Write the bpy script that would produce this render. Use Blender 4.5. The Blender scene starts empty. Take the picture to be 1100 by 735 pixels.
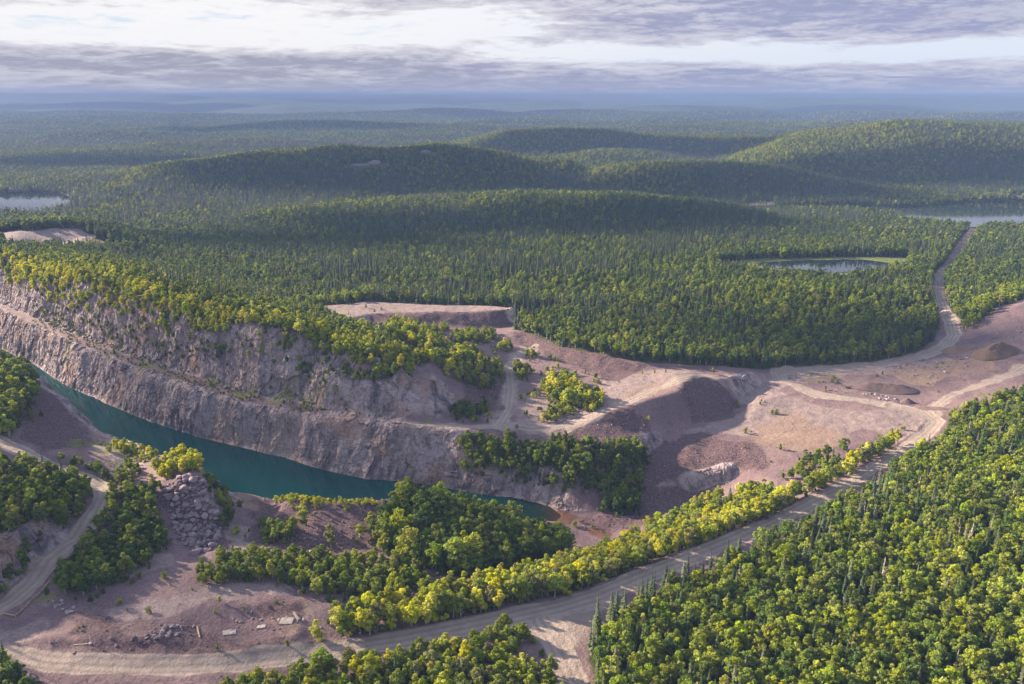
import bpy, bmesh, math, random
import numpy as np
from mathutils import Vector
from mathutils.geometry import delaunay_2d_cdt

random.seed(7); rng = np.random.default_rng(7)
S = bpy.context.scene
COL = S.collection

# ------------------------------------------------------------------ camera
CH = 160.0; PITCH = math.radians(17.0); F = 863.0
CP, SP = math.cos(PITCH), math.sin(PITCH)
cd = bpy.data.cameras.new('aerial_camera'); cam = bpy.data.objects.new('aerial_camera', cd); COL.objects.link(cam)
cam.location = (0, 0, CH); cam.rotation_euler = (math.radians(90) - PITCH, 0, 0)
cd.sensor_width = 36.0; cd.lens = 36.0 * F / 1100.0; cd.clip_start = 1.0; cd.clip_end = 80000.0
S.camera = cam

# ------------------------------------------------------------------ world, sun, exposure
SUN = Vector((-0.91, 0.42, 0.0)).normalized(); SUN_EL = math.radians(21.0)
SUNV = Vector((SUN.x*math.cos(SUN_EL), SUN.y*math.cos(SUN_EL), math.sin(SUN_EL)))
sl = bpy.data.lights.new('sun', 'SUN'); so = bpy.data.objects.new('sun', sl); COL.objects.link(so)
so.rotation_euler = SUNV.to_track_quat('Z', 'Y').to_euler(); so.location = (0, 0, 400)
sl.energy = 5.0; sl.angle = math.radians(1.3); sl.color = (1.0, 0.83, 0.60)
S.view_settings.view_transform = 'Standard'; S.view_settings.look = 'None'
S.view_settings.gamma = 1.0; S.view_settings.use_curve_mapping = False; S.view_settings.exposure = 2.32
S.cycles.max_bounces = 5; S.cycles.diffuse_bounces = 2; S.cycles.glossy_bounces = 2
S.cycles.transmission_bounces = 2; S.cycles.volume_bounces = 0; S.cycles.transparent_max_bounces = 4
S.cycles.use_denoising = True
try: S.cycles.denoiser = 'OPENIMAGEDENOISE'
except Exception: pass
S.cycles.use_adaptive_sampling = True; S.cycles.adaptive_threshold = 0.015
S.cycles.caustics_reflective = False; S.cycles.caustics_refractive = False

class NT:                                             # tiny node helper
    def __init__(s, tree): s.t = tree; s.n = tree.nodes; s.l = tree.links
    def node(s, typ, **kw):
        n = s.n.new(typ)
        ins = kw.pop('ins', {})
        for k, v in kw.items(): setattr(n, k, v)
        for k, v in ins.items(): s.put(n.inputs[k], v)
        return n
    def put(s, inp, v):
        if isinstance(v, bpy.types.NodeSocket): s.l.new(v, inp)
        else: inp.default_value = v
    def math(s, op, a, b=0.0, c=None, clamp=False):
        n = s.node('ShaderNodeMath', operation=op, use_clamp=clamp, ins={0: a, 1: b})
        if c is not None: s.put(n.inputs[2], c)
        return n.outputs[0]
    def mix(s, f, a, b, mode='MIX'):
        n = s.node('ShaderNodeMix', data_type='RGBA', blend_type=mode)
        s.put(n.inputs[0], f); s.put(n.inputs[6], a); s.put(n.inputs[7], b)
        return n.outputs[2]
    def noise(s, vec, scale, detail=3.0, rough=0.55, dist=0.0):
        n = s.node('ShaderNodeTexNoise', ins={'Scale': scale, 'Detail': detail, 'Roughness': rough, 'Distortion': dist})
        if vec is not None: s.l.new(vec, n.inputs['Vector'])
        return n.outputs['Fac']
    def ramp(s, f, lo, hi, smooth=True):
        n = s.node('ShaderNodeMapRange', interpolation_type='SMOOTHSTEP' if smooth else 'LINEAR', clamp=True, ins={0: f, 1: lo, 2: hi})
        return n.outputs[0]

w = bpy.data.worlds.new('World'); S.world = w; w.use_nodes = True
def build_world():
    T = NT(w.node_tree); T.n.clear()
    out = T.node('ShaderNodeOutputWorld'); bg = T.node('ShaderNodeBackground')
    sky = T.node('ShaderNodeTexSky'); sky.sky_type = 'NISHITA'; sky.sun_disc = False
    sky.sun_elevation = SUN_EL; sky.sun_rotation = math.atan2(SUN.x, SUN.y); sky.air_density = 1.0; sky.dust_density = 1.0
    tc = T.node('ShaderNodeTexCoord'); sx = T.node('ShaderNodeSeparateXYZ'); T.l.new(tc.outputs['Generated'], sx.inputs[0])
    X, Y, Z = sx.outputs
    az = T.math('ARCTAN2', X, Y); el = T.math('ARCSINE', Z)
    elp = T.math('MAXIMUM', el, 0.0)
    comp = T.math('POWER', T.math('ADD', elp, 0.0004), 0.75)             # bands get thinner towards the horizon
    def v(ka, ke, off):
        c = T.node('ShaderNodeCombineXYZ'); T.put(c.inputs[0], T.math('MULTIPLY', az, ka)); T.put(c.inputs[1], T.math('MULTIPLY', comp, ke)); c.inputs[2].default_value = off
        return c.outputs[0]
    big = T.noise(v(3.2, 16.0, 3.3), 1.0, 4.0, 0.55, 0.4)                 # broad decks
    mid = T.noise(v(10.0, 46.0, 8.7), 1.0, 7.0, 0.66, 0.5)                 # streaks
    fine = T.noise(v(38.0, 130.0, 1.2), 1.0, 7.0, 0.66, 0.4)              # ragged edges
    dens = T.math('ADD', T.math('ADD', T.math('MULTIPLY', big, 0.55), T.math('MULTIPLY', mid, 0.48)), T.math('MULTIPLY', fine, 0.24))
    # a dark deck low over the left horizon, a bright gap above it, heavier cloud to the right
    def bump(x, c, wd):
        d = T.math('DIVIDE', T.math('SUBTRACT', x, c), wd); return T.math('EXPONENT', T.math('MULTIPLY', T.math('MULTIPLY', d, d), -1.0))
    left = T.ramp(az, 0.10, -0.35); right = T.math('SUBTRACT', 1.0, left)
    deckL = T.math('MULTIPLY', bump(el, 0.034, 0.016), left)
    gapL = T.math('MULTIPLY', bump(el, 0.072, 0.020), T.ramp(az, 0.30, -0.25))
    deckR = T.math('MULTIPLY', bump(el, 0.084, 0.024), T.ramp(az, -0.12, 0.22))
    gapR = T.math('MULTIPLY', bump(el, 0.046, 0.009), T.ramp(az, -0.15, 0.10))
    lowR = T.math('MULTIPLY', bump(el, 0.020, 0.014), right)
    d2 = T.math('ADD', dens, T.math('MULTIPLY', deckL, 0.15))
    d2 = T.math('SUBTRACT', d2, T.math('MULTIPLY', gapL, 0.12))
    d2 = T.math('ADD', d2, T.math('MULTIPLY', deckR, 0.15))
    d2 = T.math('SUBTRACT', d2, T.math('MULTIPLY', gapR, 0.16))
    d2 = T.math('ADD', T.math('ADD', d2, T.math('MULTIPLY', lowR, 0.12)), T.math('MULTIPLY', bump(el, 0.010, 0.010), 0.10))
    shade = T.ramp(d2, 0.54, 0.80)
    bright = T.mix(T.ramp(az, -0.3, 0.5), (1.06, 1.05, 1.05, 1), (0.86, 0.93, 1.04, 1))
    dark = T.mix(T.ramp(az, -0.4, 0.4), (0.42, 0.41, 0.50, 1), (0.38, 0.41, 0.61, 1))
    dark = T.mix(T.math('MULTIPLY', T.ramp(T.math('ADD', T.math('MULTIPLY', mid, 0.55), T.math('MULTIPLY', fine, 0.5)), 0.60, 0.42), 0.62), dark, (0.74, 0.74, 0.84, 1))
    cl = T.mix(shade, bright, dark)
    cl = T.mix(T.math('MULTIPLY', T.math('MULTIPLY', T.ramp(d2, 0.55, 0.66), T.ramp(d2, 0.80, 0.68)), 0.35), cl, (0.66, 0.60, 0.68, 1))   # mauve edges
    # low white cloud bank lying on the far hills
    bank = T.noise(v(26.0, 60.0, 5.5), 1.0, 5.0, 0.6, 0.6)
    bk = T.math('MULTIPLY', T.ramp(T.math('SUBTRACT', bank, T.math('MULTIPLY', el, 16.0)), 0.33, 0.5), bump(el, 0.003, 0.006))
    cl = T.mix(T.math('MULTIPLY', bk, 0.75), cl, (0.62, 0.61, 0.70, 1))
    cl = T.mix(T.math('MULTIPLY', T.ramp(T.math('ADD', el, T.math('MULTIPLY', T.math('SUBTRACT', fine, 0.5), 0.016)), 0.030, 0.004), T.math('ADD', 0.10, T.math('MULTIPLY', T.ramp(mid, 0.40, 0.60), 0.55))), cl, T.mix(T.ramp(az, -0.4, 0.3), (0.60, 0.58, 0.68, 1), (0.48, 0.49, 0.68, 1)))
    skyc = T.node('ShaderNodeVectorMath', operation='SCALE', ins={0: sky.outputs[0], 'Scale': 0.9})
    # blue shows through the thin gaps; well above the picture the sky is broken cloud
    gap = T.math('MULTIPLY', T.ramp(d2, 0.47, 0.36), T.ramp(el, 0.03, 0.10))
    up = T.ramp(el, 0.15, 0.6)
    cfac = T.math('SUBTRACT', 1.0, T.math('MULTIPLY', gap, 0.0)); cl = T.mix(T.math('MULTIPLY', gap, 0.7), cl, (0.56, 0.74, 0.96, 1))
    cloud = T.node('ShaderNodeVectorMath', operation='SCALE', ins={0: cl, 'Scale': CLOUD_GAIN})
    high = T.mix(0.45, skyc.outputs[0], (2.35, 2.4, 2.8, 1))
    colr = T.mix(cfac, skyc.outputs[0], cloud.outputs[0])
    colr = T.mix(up, colr, high)
    T.l.new(colr, bg.inputs[0]); bg.inputs[1].default_value = SKY_STRENGTH
    T.l.new(bg.outputs[0], out.inputs[0])
SKY_STRENGTH = 0.10; CLOUD_GAIN = 1.88
build_world()

# ------------------------------------------------------------------ helpers: pixels of the survey photo -> points of the land
def ray(px, py):
    u = (px - 550.0)/F; v = (367.5 - py)/F
    return np.array((u, CP + v*SP, -SP + v*CP))
def PZ(px, py, z):                                    # seen at px,py and z metres above datum
    d = ray(px, py); t = (z - CH)/d[2]; return (d[0]*t, d[1]*t, z)
def PY(px, py, y):                                    # seen at px,py and y metres away
    d = ray(px, py); t = y/d[1]; return (d[0]*t, y, CH + d[2]*t)
def project(x, y, z):
    dz = z - CH; depth = y*CP - dz*SP; up = y*SP + dz*CP
    return 550 + F*x/depth, 367.5 - F*up/depth, depth

def vnoise(x, y, seed=0):
    xi = np.floor(x).astype(np.int64); yi = np.floor(y).astype(np.int64); fx = x - xi; fy = y - yi
    def h(a, b):
        n = (a*374761393 + b*668265263 + seed*974711) & 0x7fffffff
        n = ((n ^ (n >> 13))*1274126177) & 0x7fffffff
        n = (n ^ (n >> 16)) & 0xffff
        return n/65535.0
    ux = fx*fx*(3-2*fx); uy = fy*fy*(3-2*fy)
    a = h(xi, yi); b = h(xi+1, yi); c = h(xi, yi+1); d = h(xi+1, yi+1)
    return a + (b-a)*ux + (c-a)*uy + (a-b-c+d)*ux*uy
def fbm(x, y, scale, octv=4, seed=0, gain=0.5):
    s = 0.0; amp = 1.0; tot = 0.0; f = 1.0/scale
    for k in range(octv):
        s = s + amp*(vnoise(x*f + 17.3*k, y*f - 9.1*k, seed+k) - 0.5); tot += amp; amp *= gain; f *= 2.03
    return s/tot*2                                    # about -1..1
def sstep(x, a, b):
    t = np.clip((x-a)/(b-a), 0, 1); return t*t*(3-2*t)
def in_poly(x, y, poly):
    x = np.asarray(x); y = np.asarray(y); r = np.zeros(x.shape, bool); n = len(poly); j = n-1
    for i in range(n):
        xi, yi = poly[i][:2]; xj, yj = poly[j][:2]
        if yi != yj:
            r ^= ((yi > y) != (yj > y)) & (x < (xj-xi)*(y-yi)/(yj-yi) + xi)
        j = i
    return r
def seg_dist(x, y, line):                             # distance to a polyline, and the signed side offset and run along it
    best = np.full(np.shape(x), 1e9); side = np.zeros(np.shape(x)); run = np.zeros(np.shape(x)); acc = 0.0
    for (ax, ay), (bx, by) in zip([p[:2] for p in line[:-1]], [p[:2] for p in line[1:]]):
        dx, dy = bx-ax, by-ay; L2 = dx*dx+dy*dy + 1e-9; L = math.sqrt(L2)
        t = np.clip(((x-ax)*dx + (y-ay)*dy)/L2, 0, 1)
        qx, qy = x-(ax+t*dx), y-(ay+t*dy); d = np.hypot(qx, qy); m = d < best
        best = np.where(m, d, best); side = np.where(m, (dx*qy-dy*qx)/L, side); run = np.where(m, acc + t*L, run); acc += L
    return best, side, run

# ------------------------------------------------------------------ far country: low hills, plain, ridges
HILLS = []                                            # x, y, rx, ry, height
def hill(px, py, y, rx, ry, tree=11.0, power=1.0):
    x, yy, z = PY(px, py, y); HILLS.append((x, yy, rx, ry, z - tree, power))
hill(500, 159, 1580, 140, 190); hill(420, 157, 1600, 180, 210); hill(320, 162, 1600, 180, 210); hill(225, 171, 1560, 170, 200); hill(140, 187, 1500, 150, 170)
hill(592, 168, 1620, 70, 110); hill(545, 186, 1480, 110, 90)
hill(55, 246, 850, 85, 75, 0.0, 1.0)
hill(930, 138, 1980, 230, 360); hill(1050, 132, 1980, 320, 380); hill(1280, 132, 2000, 400, 420); hill(870, 159, 1780, 140, 220); hill(1020, 170, 1640, 200, 130)
hill(600, 137, 2520, 280, 300); hill(740, 142, 2480, 320, 300); hill(840, 149, 2300, 160, 220); hill(670, 160, 2050, 150, 150)
hill(770, 172, 1500, 170, 130); hill(690, 176, 1560, 110, 120); hill(850, 188, 1430, 110, 90)
hill(700, 205, 1120, 95, 110); hill(590, 207, 1150, 120, 120); hill(480, 214, 1140, 130, 110); hill(770, 214, 1080, 60, 70); hill(370, 222, 1080, 110, 80)
hill(900, 226, 1110, 130, 90); hill(110, 166, 2250, 300, 220); hill(30, 172, 2100, 200, 180); hill(230, 160, 2500, 260, 200)
hill(330, 131, 4000, 400, 380); hill(250, 140, 3800, 320, 300); hill(480, 135, 3900, 300, 300)
hill(60, 146, 3500, 500, 350); hill(1000, 127, 3500, 650, 380); hill(880, 131, 3900, 420, 330)
for px_, py_, y_, rx_ in ((40, 101.8, 14000, 1500), (180, 103.5, 12500, 900), (110, 110, 8600, 900), (430, 102.8, 15000, 1500), (320, 113, 8200, 700), (640, 102.0, 17000, 1700), (560, 110, 9300, 800), (800, 102.3, 16000, 1500), (730, 114, 8000, 600), (930, 112, 8600, 800), (1000, 102.0, 18000, 2000), (1080, 108, 10500, 900), (260, 107, 10500, 1000), (480, 118, 7000, 500), (860, 106, 12500, 900)): hill(px_, py_, y_, rx_, rx_*0.6, 0.0)
for px_, py_, y_, rx_ in ((120, 139, 3300, 260), (420, 142, 3200, 260), (560, 128, 4600, 380), (700, 129, 4700, 420), (800, 134, 3900, 300), (180, 125, 5400, 420), (30, 131, 4700, 420), (400, 122, 6000, 520), (620, 120, 6300, 600), (780, 121, 6100, 500), (960, 120, 6000, 560), (1070, 121, 5200, 420), (300, 150, 2700, 200), (520, 149, 2750, 200)): hill(px_, py_, y_, rx_, rx_*0.7)
for k in range(46):                                    # low swells of the wooded plain
    yy = 1500*math.exp(rng.random()*1.9); xx = (rng.random()*2-1)*0.85*yy
    HILLS.append((xx, yy, yy*(0.05+0.09*rng.random()), yy*(0.04+0.06*rng.random()), 6+16*rng.random()*(yy/3000)**0.5, 1.0))
HILLS = np.array(HILLS)
LAKES = {}
LAKES['east'] = [PZ(*p)[:2] for p in [(770,223,0),(830,221,0),(930,220.5,0),(960,222,0),(1000,220,0),(1050,217,0),(1200,214,0),(1200,244,0),(1040,244,0),(985,238,0),(950,230,0),(900,225.5,0),(830,224,0)]]
LAKES['west'] = [PZ(*p)[:2] for p in [(-110,205,0),(0,208,0),(40,207,0),(68,208,0),(78,213,0),(74,221,0),(40,228,0),(-110,232,0)]]
POND = [PZ(*p)[:2] for p in [(800,284,0),(825,281.5,0),(850,280.2,0),(900,279.2,0),(955,278.4,0),(966,280,0),(958,286.5,0),(925,291,0),(895,293.5,0),(876,291,0),(850,289,0),(820,287.5,0)]]
LAKES['pond'] = POND
def zfar(x, y):
    x = np.asarray(x, float); y = np.asarray(y, float)
    d = np.hypot(x, y)
    z = fbm(x, y, 260, 3, 11)*5.0*sstep(d, 500, 1400) + fbm(x, y, 900, 3, 21)*22*sstep(d, 1500, 3500)
    rid = fbm(x*0.55, y*1.3, 2600, 4, 31)
    z = z + sstep(d, 3000, 11000)*(np.abs(rid)*150 + rid*60 - 6) + sstep(d, 9000, 19000)*(fbm(x*0.5, y*1.3, 5200, 4, 47)*150 + 80)
    z = np.where(z > 110, 110 + 30*np.tanh((z-110)/30), z)
    hs = np.zeros(x.shape)
    for (hx, hy, rx, ry, hh, pw) in HILLS:
        q = ((x-hx)/rx)**2 + ((y-hy)/ry)**2
        h = hh*np.exp(-0.75*np.minimum(q, 30)**1.6)*pw
        hs = np.where(h > hs, h + 0.25*np.minimum(hs, h), hs + 0.25*np.minimum(hs, h)) if False else (hs**3 + np.maximum(h, 0)**3)**(1/3)
    hs = hs*(1 + 0.10*fbm(x, y, 150, 3, 5))
    z = np.maximum(z, -3); z = np.where(d > 6500, np.maximum(z, hs) + 0.15*np.minimum(np.maximum(z, 0), hs), z + hs)
    for k, poly in LAKES.items():
        px_ = np.array(poly); m = (x > px_[:, 0].min()-260) & (x < px_[:, 0].max()+260) & (y > px_[:, 1].min()-260) & (y < px_[:, 1].max()+260)
        if m.any():
            dd, _, _ = seg_dist(x[m], y[m], poly + [poly[0]]); ins = in_poly(x[m], y[m], poly)
            dd = np.where(ins, -dd, dd)
            reach = 60 if k == 'pond' else 200
            t = sstep(dd, 0, reach); zz = z[m]
            z[m] = np.where(ins, np.maximum(-2.5, -1.0 + 0.15*dd), np.minimum(zz, (1-t)*(0.4 + 0.05*dd) + t*zz) if k != 'pond' else (1-t)*(0.5) + t*zz)
    return z

# ------------------------------------------------------------------ quarry survey: break lines and spot heights
LINES = []; SPOTS = []
def line(pts): LINES.append(pts); return pts
def spots(pts): SPOTS.extend(pts)
WL = -28.0
far_shore = line([PZ(x, y, WL) for x, y in [(-45,352),(-10,368),(37,392),(68,412),(112,433),(163,453),(217,470),(257,480),(302,491),(331,500),(363,508),(396,515),(420,516),(457,520),(490,526),(525,532),(553,535),(591,544),(599,551)]])
bench_front = line([PZ(*p) for p in [(-60,303,-3),(0,334,-3),(34,351,-3),(85,373,-3),(156,400,-3),(218,421,-4),(272,438,-5),(326,447,-4),(400,455,-3),(440,460,-3),(480,461.5,-3),(530,463,-3)]])
bench_back = line([PZ(*p) for p in [(-60,293,0),(0,323,0),(34,337,0),(85,358,0),(156,384,0),(218,404,-1),(272,421,-2),(326,431,-1),(390,443,0),(440,449,-1),(470,450,-2)]])
rim = line([PY(*p) for p in [(-50,262,760),(0,272,660),(10,282,645),(25,296,625),(44,303,602),(80,303,562),(100,308,546),(143,318,512),(177,330,490),(205,342,472),(238,352,458),(272,345,446),(306,353,436),(340,365,428),(375,377,420),(405,385,412),(437,390,405)]])
crest = line([PY(*p) for p in [(-60,272,790),(20,281,672),(60,284,630),(100,288,585),(150,301,542),(200,320,506),(250,336,480),(300,345,462),(350,359,450),(400,373,436),(430,382,424)]])
line([(x+18, y+75, 12.0 + 0.08*(z-20)) for x, y, z in crest])
ledge_front = line([PY(*p) for p in [(352,405,408),(380,410,405),(420,414,401),(446,412,404),(466,405,408)]])
ledge_back = line([PY(*p) for p in [(358,399,413),(385,403,411),(420,406,408),(438,404,411)]])
# bay at the end of the cliff, the lit knoll and the valley track
spots([PY(*p) for p in [(455,399,424),(447,389,436),(466,389,438),(470,400,420),(455,383,452)]])
spots([PZ(*p) for p in [(476,412,7),(484,425,3),(488,440,-1),(492,452,-2.5),(510,452,-3)]])
spots([PY(*p) for p in [(430,372,462),(455,372,470),(430,357,490),(470,378,462),(400,362,470)]])
spots([PZ(*p) for p in [(500,392,9),(515,398,6),(530,406,3),(520,425,-1),(500,437,-2),(540,420,-2),(545,400,-1),(552,382,0),(545,440,-2.5),(535,455,-3),(480,365,2),(500,362,1),(450,352,3),(520,368,0.5),(410,352,6)]])
# upper clearing and its bank
line([PY(*p) for p in [(398,337,562),(430,337,562),(460,336,563),(500,336,564),(530,334,566),(549,332,570)]])
line([PY(*p) for p in [(400,346,553),(435,344,554),(460,347,554),(500,351,553),(535,353,553),(551,349,560)]])
spots([PZ(*p) for p in [(330,330,10),(345,338,10),(360,345,10),(380,352,9),(390,325,10),(450,327,10),(520,328,10),(555,331,8)]])
# dark bank under the forest edge
line([PZ(*p) for p in [(560,358,3.5),(600,370,4),(640,378,4),(680,385,3),(720,390,1),(770,394,-1)]])
line([PZ(*p) for p in [(565,370,0),(600,383,-0.5),(640,397,-1.5),(665,401,-1.5),(700,398,-0.5),(740,397,-0.5)]])
# terrace and its steep end
terr = line([PZ(*p) for p in [(600,466,-4),(618,458,-2.5),(633,452,-1.5),(647,446,0),(683,434,1),(710,426,1.5),(726,421,2),(733,416,2.5),(727,402,3),(746,402,2),(768,408,-1),(800,404,-3)]])
line([PY(*p) for p in [(640,473,371),(657,474,372),(697,468,385),(723,465,397),(743,458,404),(770,452,412),(785,446,424),(792,435,440),(800,420,458)]])
spots([PZ(*p) for p in [(580,430,-2),(600,440,-2.5),(620,440,-2),(600,420,-1.5),(640,425,-0.5),(680,415,0.5),(700,408,0.5),(660,410,-0.5),(570,455,-3),(590,458,-3),(620,470,-5),(650,455,-3)]])
# lower floor and its falls to the pit
spots([PZ(*p) for p in [(820,430,-9),(850,440,-10),(860,420,-8),(830,403,-6),(880,405,-6),(900,420,-7),(900,445,-9),(930,440,-8),(960,437,-8),(985,442,-8),(1005,450,-8),(900,465,-10),(850,465,-11),(800,455,-12),(760,465,-13),(780,478,-13),(830,480,-12),(870,478,-11)]])
spots([PZ(*p) for p in [(930,398,-6),(970,390,-5),(1000,380,-4),(1020,366,-3),(1030,385,-3),(1060,395,-3),(1080,400,-3),(1040,410,-5),(1000,420,-7),(1050,350,3),(1075,338,9),(1100,326,15),(1140,313,19),(1100,358,7),(1140,348,10),(1040,355,0)]])
line([PZ(*p) for p in [(1018,345,0),(1020,358,-2.0),(1012,371,-3),(985,385,-5),(940,392,-6),(900,394,-6),(840,397,-5.5)]])
ramp_top = line([PZ(*p) for p in [(692,520,-22),(720,514,-20.5),(750,509,-19),(770,504,-17),(800,498,-14)]])
line([PZ(*p) for p in [(690,541,-27),(720,534,-26.5),(750,526,-25.5),(778,515,-22)]])
spots([PZ(*p) for p in [(700,485,-15),(720,495,-16),(750,490,-15),(780,492,-14),(690,500,-18),(830,500,-12),(860,495,-11)]])
spots([PZ(*p) for p in [(620,557,-27.6),(650,556,-27),(680,551,-27),(640,566,-27.3),(660,572,-27),(700,548,-26.8),(730,540,-26.5),(625,574,-27)]])
line([PZ(*p) for p in [(605,549,-27.2),(640,551,-27),(672,547,-27),(690,541,-27)]])
spots([PZ(*p) for p in [(560,500,-14),(610,508,-14),(650,510,-16),(660,530,-23),(520,495,-14),(500,480,-9)]])
# near shore (out of sight under the rim) and near rim
near_shore = line([PY(*p) for p in [(-60,378,470)]] and [(-345,470,WL),(-290,452,WL),(-235,415,WL),(-190,378,WL),(-150,350,WL),(-105,338,WL),(-60,334,WL),(-25,332,WL)] + [PZ(*p) for p in [(540,553,WL),(567,557,WL),(595,560,WL),(603,555,WL)]])
near_rim = line([PZ(*p) for p in [(-60,368,24),(0,382,21),(28,392,18.5),(40,404,15),(52,419,12),(70,432,9),(82,446,6),(105,464,4),(129,474,3),(150,480,5),(170,487,9),(200,492,13),(215,500,13),(228,510,6),(245,526,-2),(272,531,-3),(296,538,-5),(308,537,0),(318,534,4),(340,538,3.5),(357,541,3),(385,539,3),(405,537,3),(425,535,3)] ] + [PZ(*p) for p in [(450,542,1),(490,553,-3),(530,566,-8),(570,578,-15),(605,588,-21)]])
line([PZ(*p) for p in [(96,451,-10),(114,458,-15),(126,466,-17)]] )
# waste heap, scree, hollow behind the flat
line([PZ(*p) for p in [(300,585,-2),(340,592,-3),(380,592,-4),(420,590,-4),(460,600,-4),(520,612,-6),(580,610,-12),(640,596,-20),(660,588,-24)]])
line([PZ(*p) for p in [(190,560,5),(200,585,1.5),(215,592,0.5),(232,585,0.5),(240,565,2)]])
line([PZ(*p) for p in [(180,520,14),(195,512,17),(213,512,17),(222,520,13),(232,538,6)]])
spots([PZ(*p) for p in [(260,575,-1),(285,570,-2),(262,545,-3),(285,552,-3),(250,585,0)]])
spots([PZ(*p) for p in [(130,505,7),(150,500,7),(165,515,10),(140,545,8),(160,570,4),(120,590,4),(170,590,2),(110,620,2),(90,645,1.5)]])
# left road, hill and hillside above the water
road_left = [PZ(*p) for p in [(-30,679,0),(8,650,0.3),(34,628,1.5),(53,606,3),(82,582,6),(102,553,10),(113,530,12),(110,519,13),(95,512,13.5),(52,503,14),(20,492,15),(-10,482,16),(-60,470,17)]]
line([(x+5, y-1, z) for x, y, z in road_left[1:7]]); line([(x-5, y+2, z) for x, y, z in road_left[1:7]])
spots([PZ(*p) for p in [(30,470,18),(10,440,22),(20,415,20),(60,465,12),(80,480,11),(50,440,13),(-40,430,24),(-60,500,24),(90,495,12)]])
spots([PZ(*p) for p in [(60,540,15),(30,540,17),(0,530,18),(-40,540,19),(20,515,18),(80,530,14),(40,558,15),(0,560,16.5),(88,548,11.5)]])
line([PY(*p) for p in [(-30,590,233),(0,577,243),(25,570,250),(45,566,255),(60,568,259)]])
line([PZ(*p) for p in [(-30,648,3),(0,620,4),(28,606,5),(48,594,6),(60,585,7)]])
# flat, roads and the low bank
road_low = [PZ(*p) for p in [(-60,692,0),(0,703,-0.2),(60,713,-0.5),(150,717,-0.8),(250,714,-1),(330,704,-1.2),(430,689,-1.8),(500,675,-2.2),(560,661,-2.8),(600,652,-3.2),(640,640,-3.6),(700,616,-4.5),(760,592,-5.5),(830,563,-6.5),(900,526,-7.2),(960,488,-7.8),(995,466,-8),(1006,453,-8),(992,443,-8),(960,437,-8)]]
line(road_low)
line([(x+0.6, y+6.0, z+0.1) for x, y, z in road_low[:-5]]); line([(x+0.3, y-6.0, z-0.1) for x, y, z in road_low[:-5]])
road_spur = [PZ(*p) for p in [(578,662,-3),(598,690,-3.2),(612,720,-3.4),(630,760,-3.6)]]
line([PZ(*p) for p in [(60,692,0.6),(100,699,1.0),(180,701,1.0),(260,700,1.0),(320,694,0.4)]])
line([PZ(*p) for p in [(52,685,1.8),(100,688,2.4),(180,690,2.4),(260,690,2.4),(318,685,1.2)]])
spots([PZ(*p) for p in [(70,665,1.2),(120,650,2),(200,650,2.2),(280,650,2),(150,620,2),(220,615,2),(300,620,1),(330,640,0),(230,590,1),(330,665,0.5),(60,680,0.7)]])
line([PZ(*p) for p in [(240,652,2.2),(290,650,2.2),(320,650,1.5)]]); line([PZ(*p) for p in [(242,661,0.6),(292,660,0.4),(322,659,0.2)]])
spots([PZ(*p) for p in [(380,640,-2),(430,630,-3),(480,640,-3),(540,630,-5),(600,620,-8),(420,665,-2),(500,660,-3),(660,600,-18),(720,580,-18),(780,555,-16),(840,525,-13),(900,495,-11),(940,478,-10),(650,615,-9)]])
spots([PZ(*p) for p in [(0,735,-0.5),(100,745,-1),(300,745,-2),(500,745,-3),(450,710,-2),(700,745,-4),(900,745,-3),(1100,745,0),(1100,650,1),(1000,600,-2),(900,600,-5),(800,650,-5),(1100,550,1),(1000,520,-6),(1100,470,-1),(1050,440,-5),(1160,600,6),(1160,450,2),(850,700,-4),(950,680,-3)]])
# forest hill behind the quarry
line([PZ(*p) for p in [(1003,370,-3),(980,380,-4.5),(940,388,-5.5),(900,390.5,-5.5),(830,393,-4),(780,392,-1.5)]])
line([PY(*p) for p in [(560,308,700),(620,306,690),(700,310,672),(770,314,655),(830,315,640),(900,318,630),(960,326,622),(1000,340,612)]])
spots([PY(*p) for p in [(700,345,580),(780,355,560),(850,357,552),(920,358,550),(620,335,600)]])
line([PZ(*p) for p in [(1006,295,0),(1009,310,0),(1012,325,-0.5),(1018,345,0)]])
spots([PZ(*p) for p in [(1060,330,2),(1040,310,1),(1090,310,3)]])
CORE = [PZ(*p)[:2] for p in [(-120,330,0),(-80,262,25),(120,270,10),(330,322,10),(560,322,8),(780,385,0),(1000,375,-4),(1022,300,0),(1060,325,4),(1180,310,14),(1180,470,0),(1300,760,0),(-400,760,0),(-300,560,20)]]
GX0, GX1, GY0, GY1 = -520, 560, 90, 900
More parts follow.
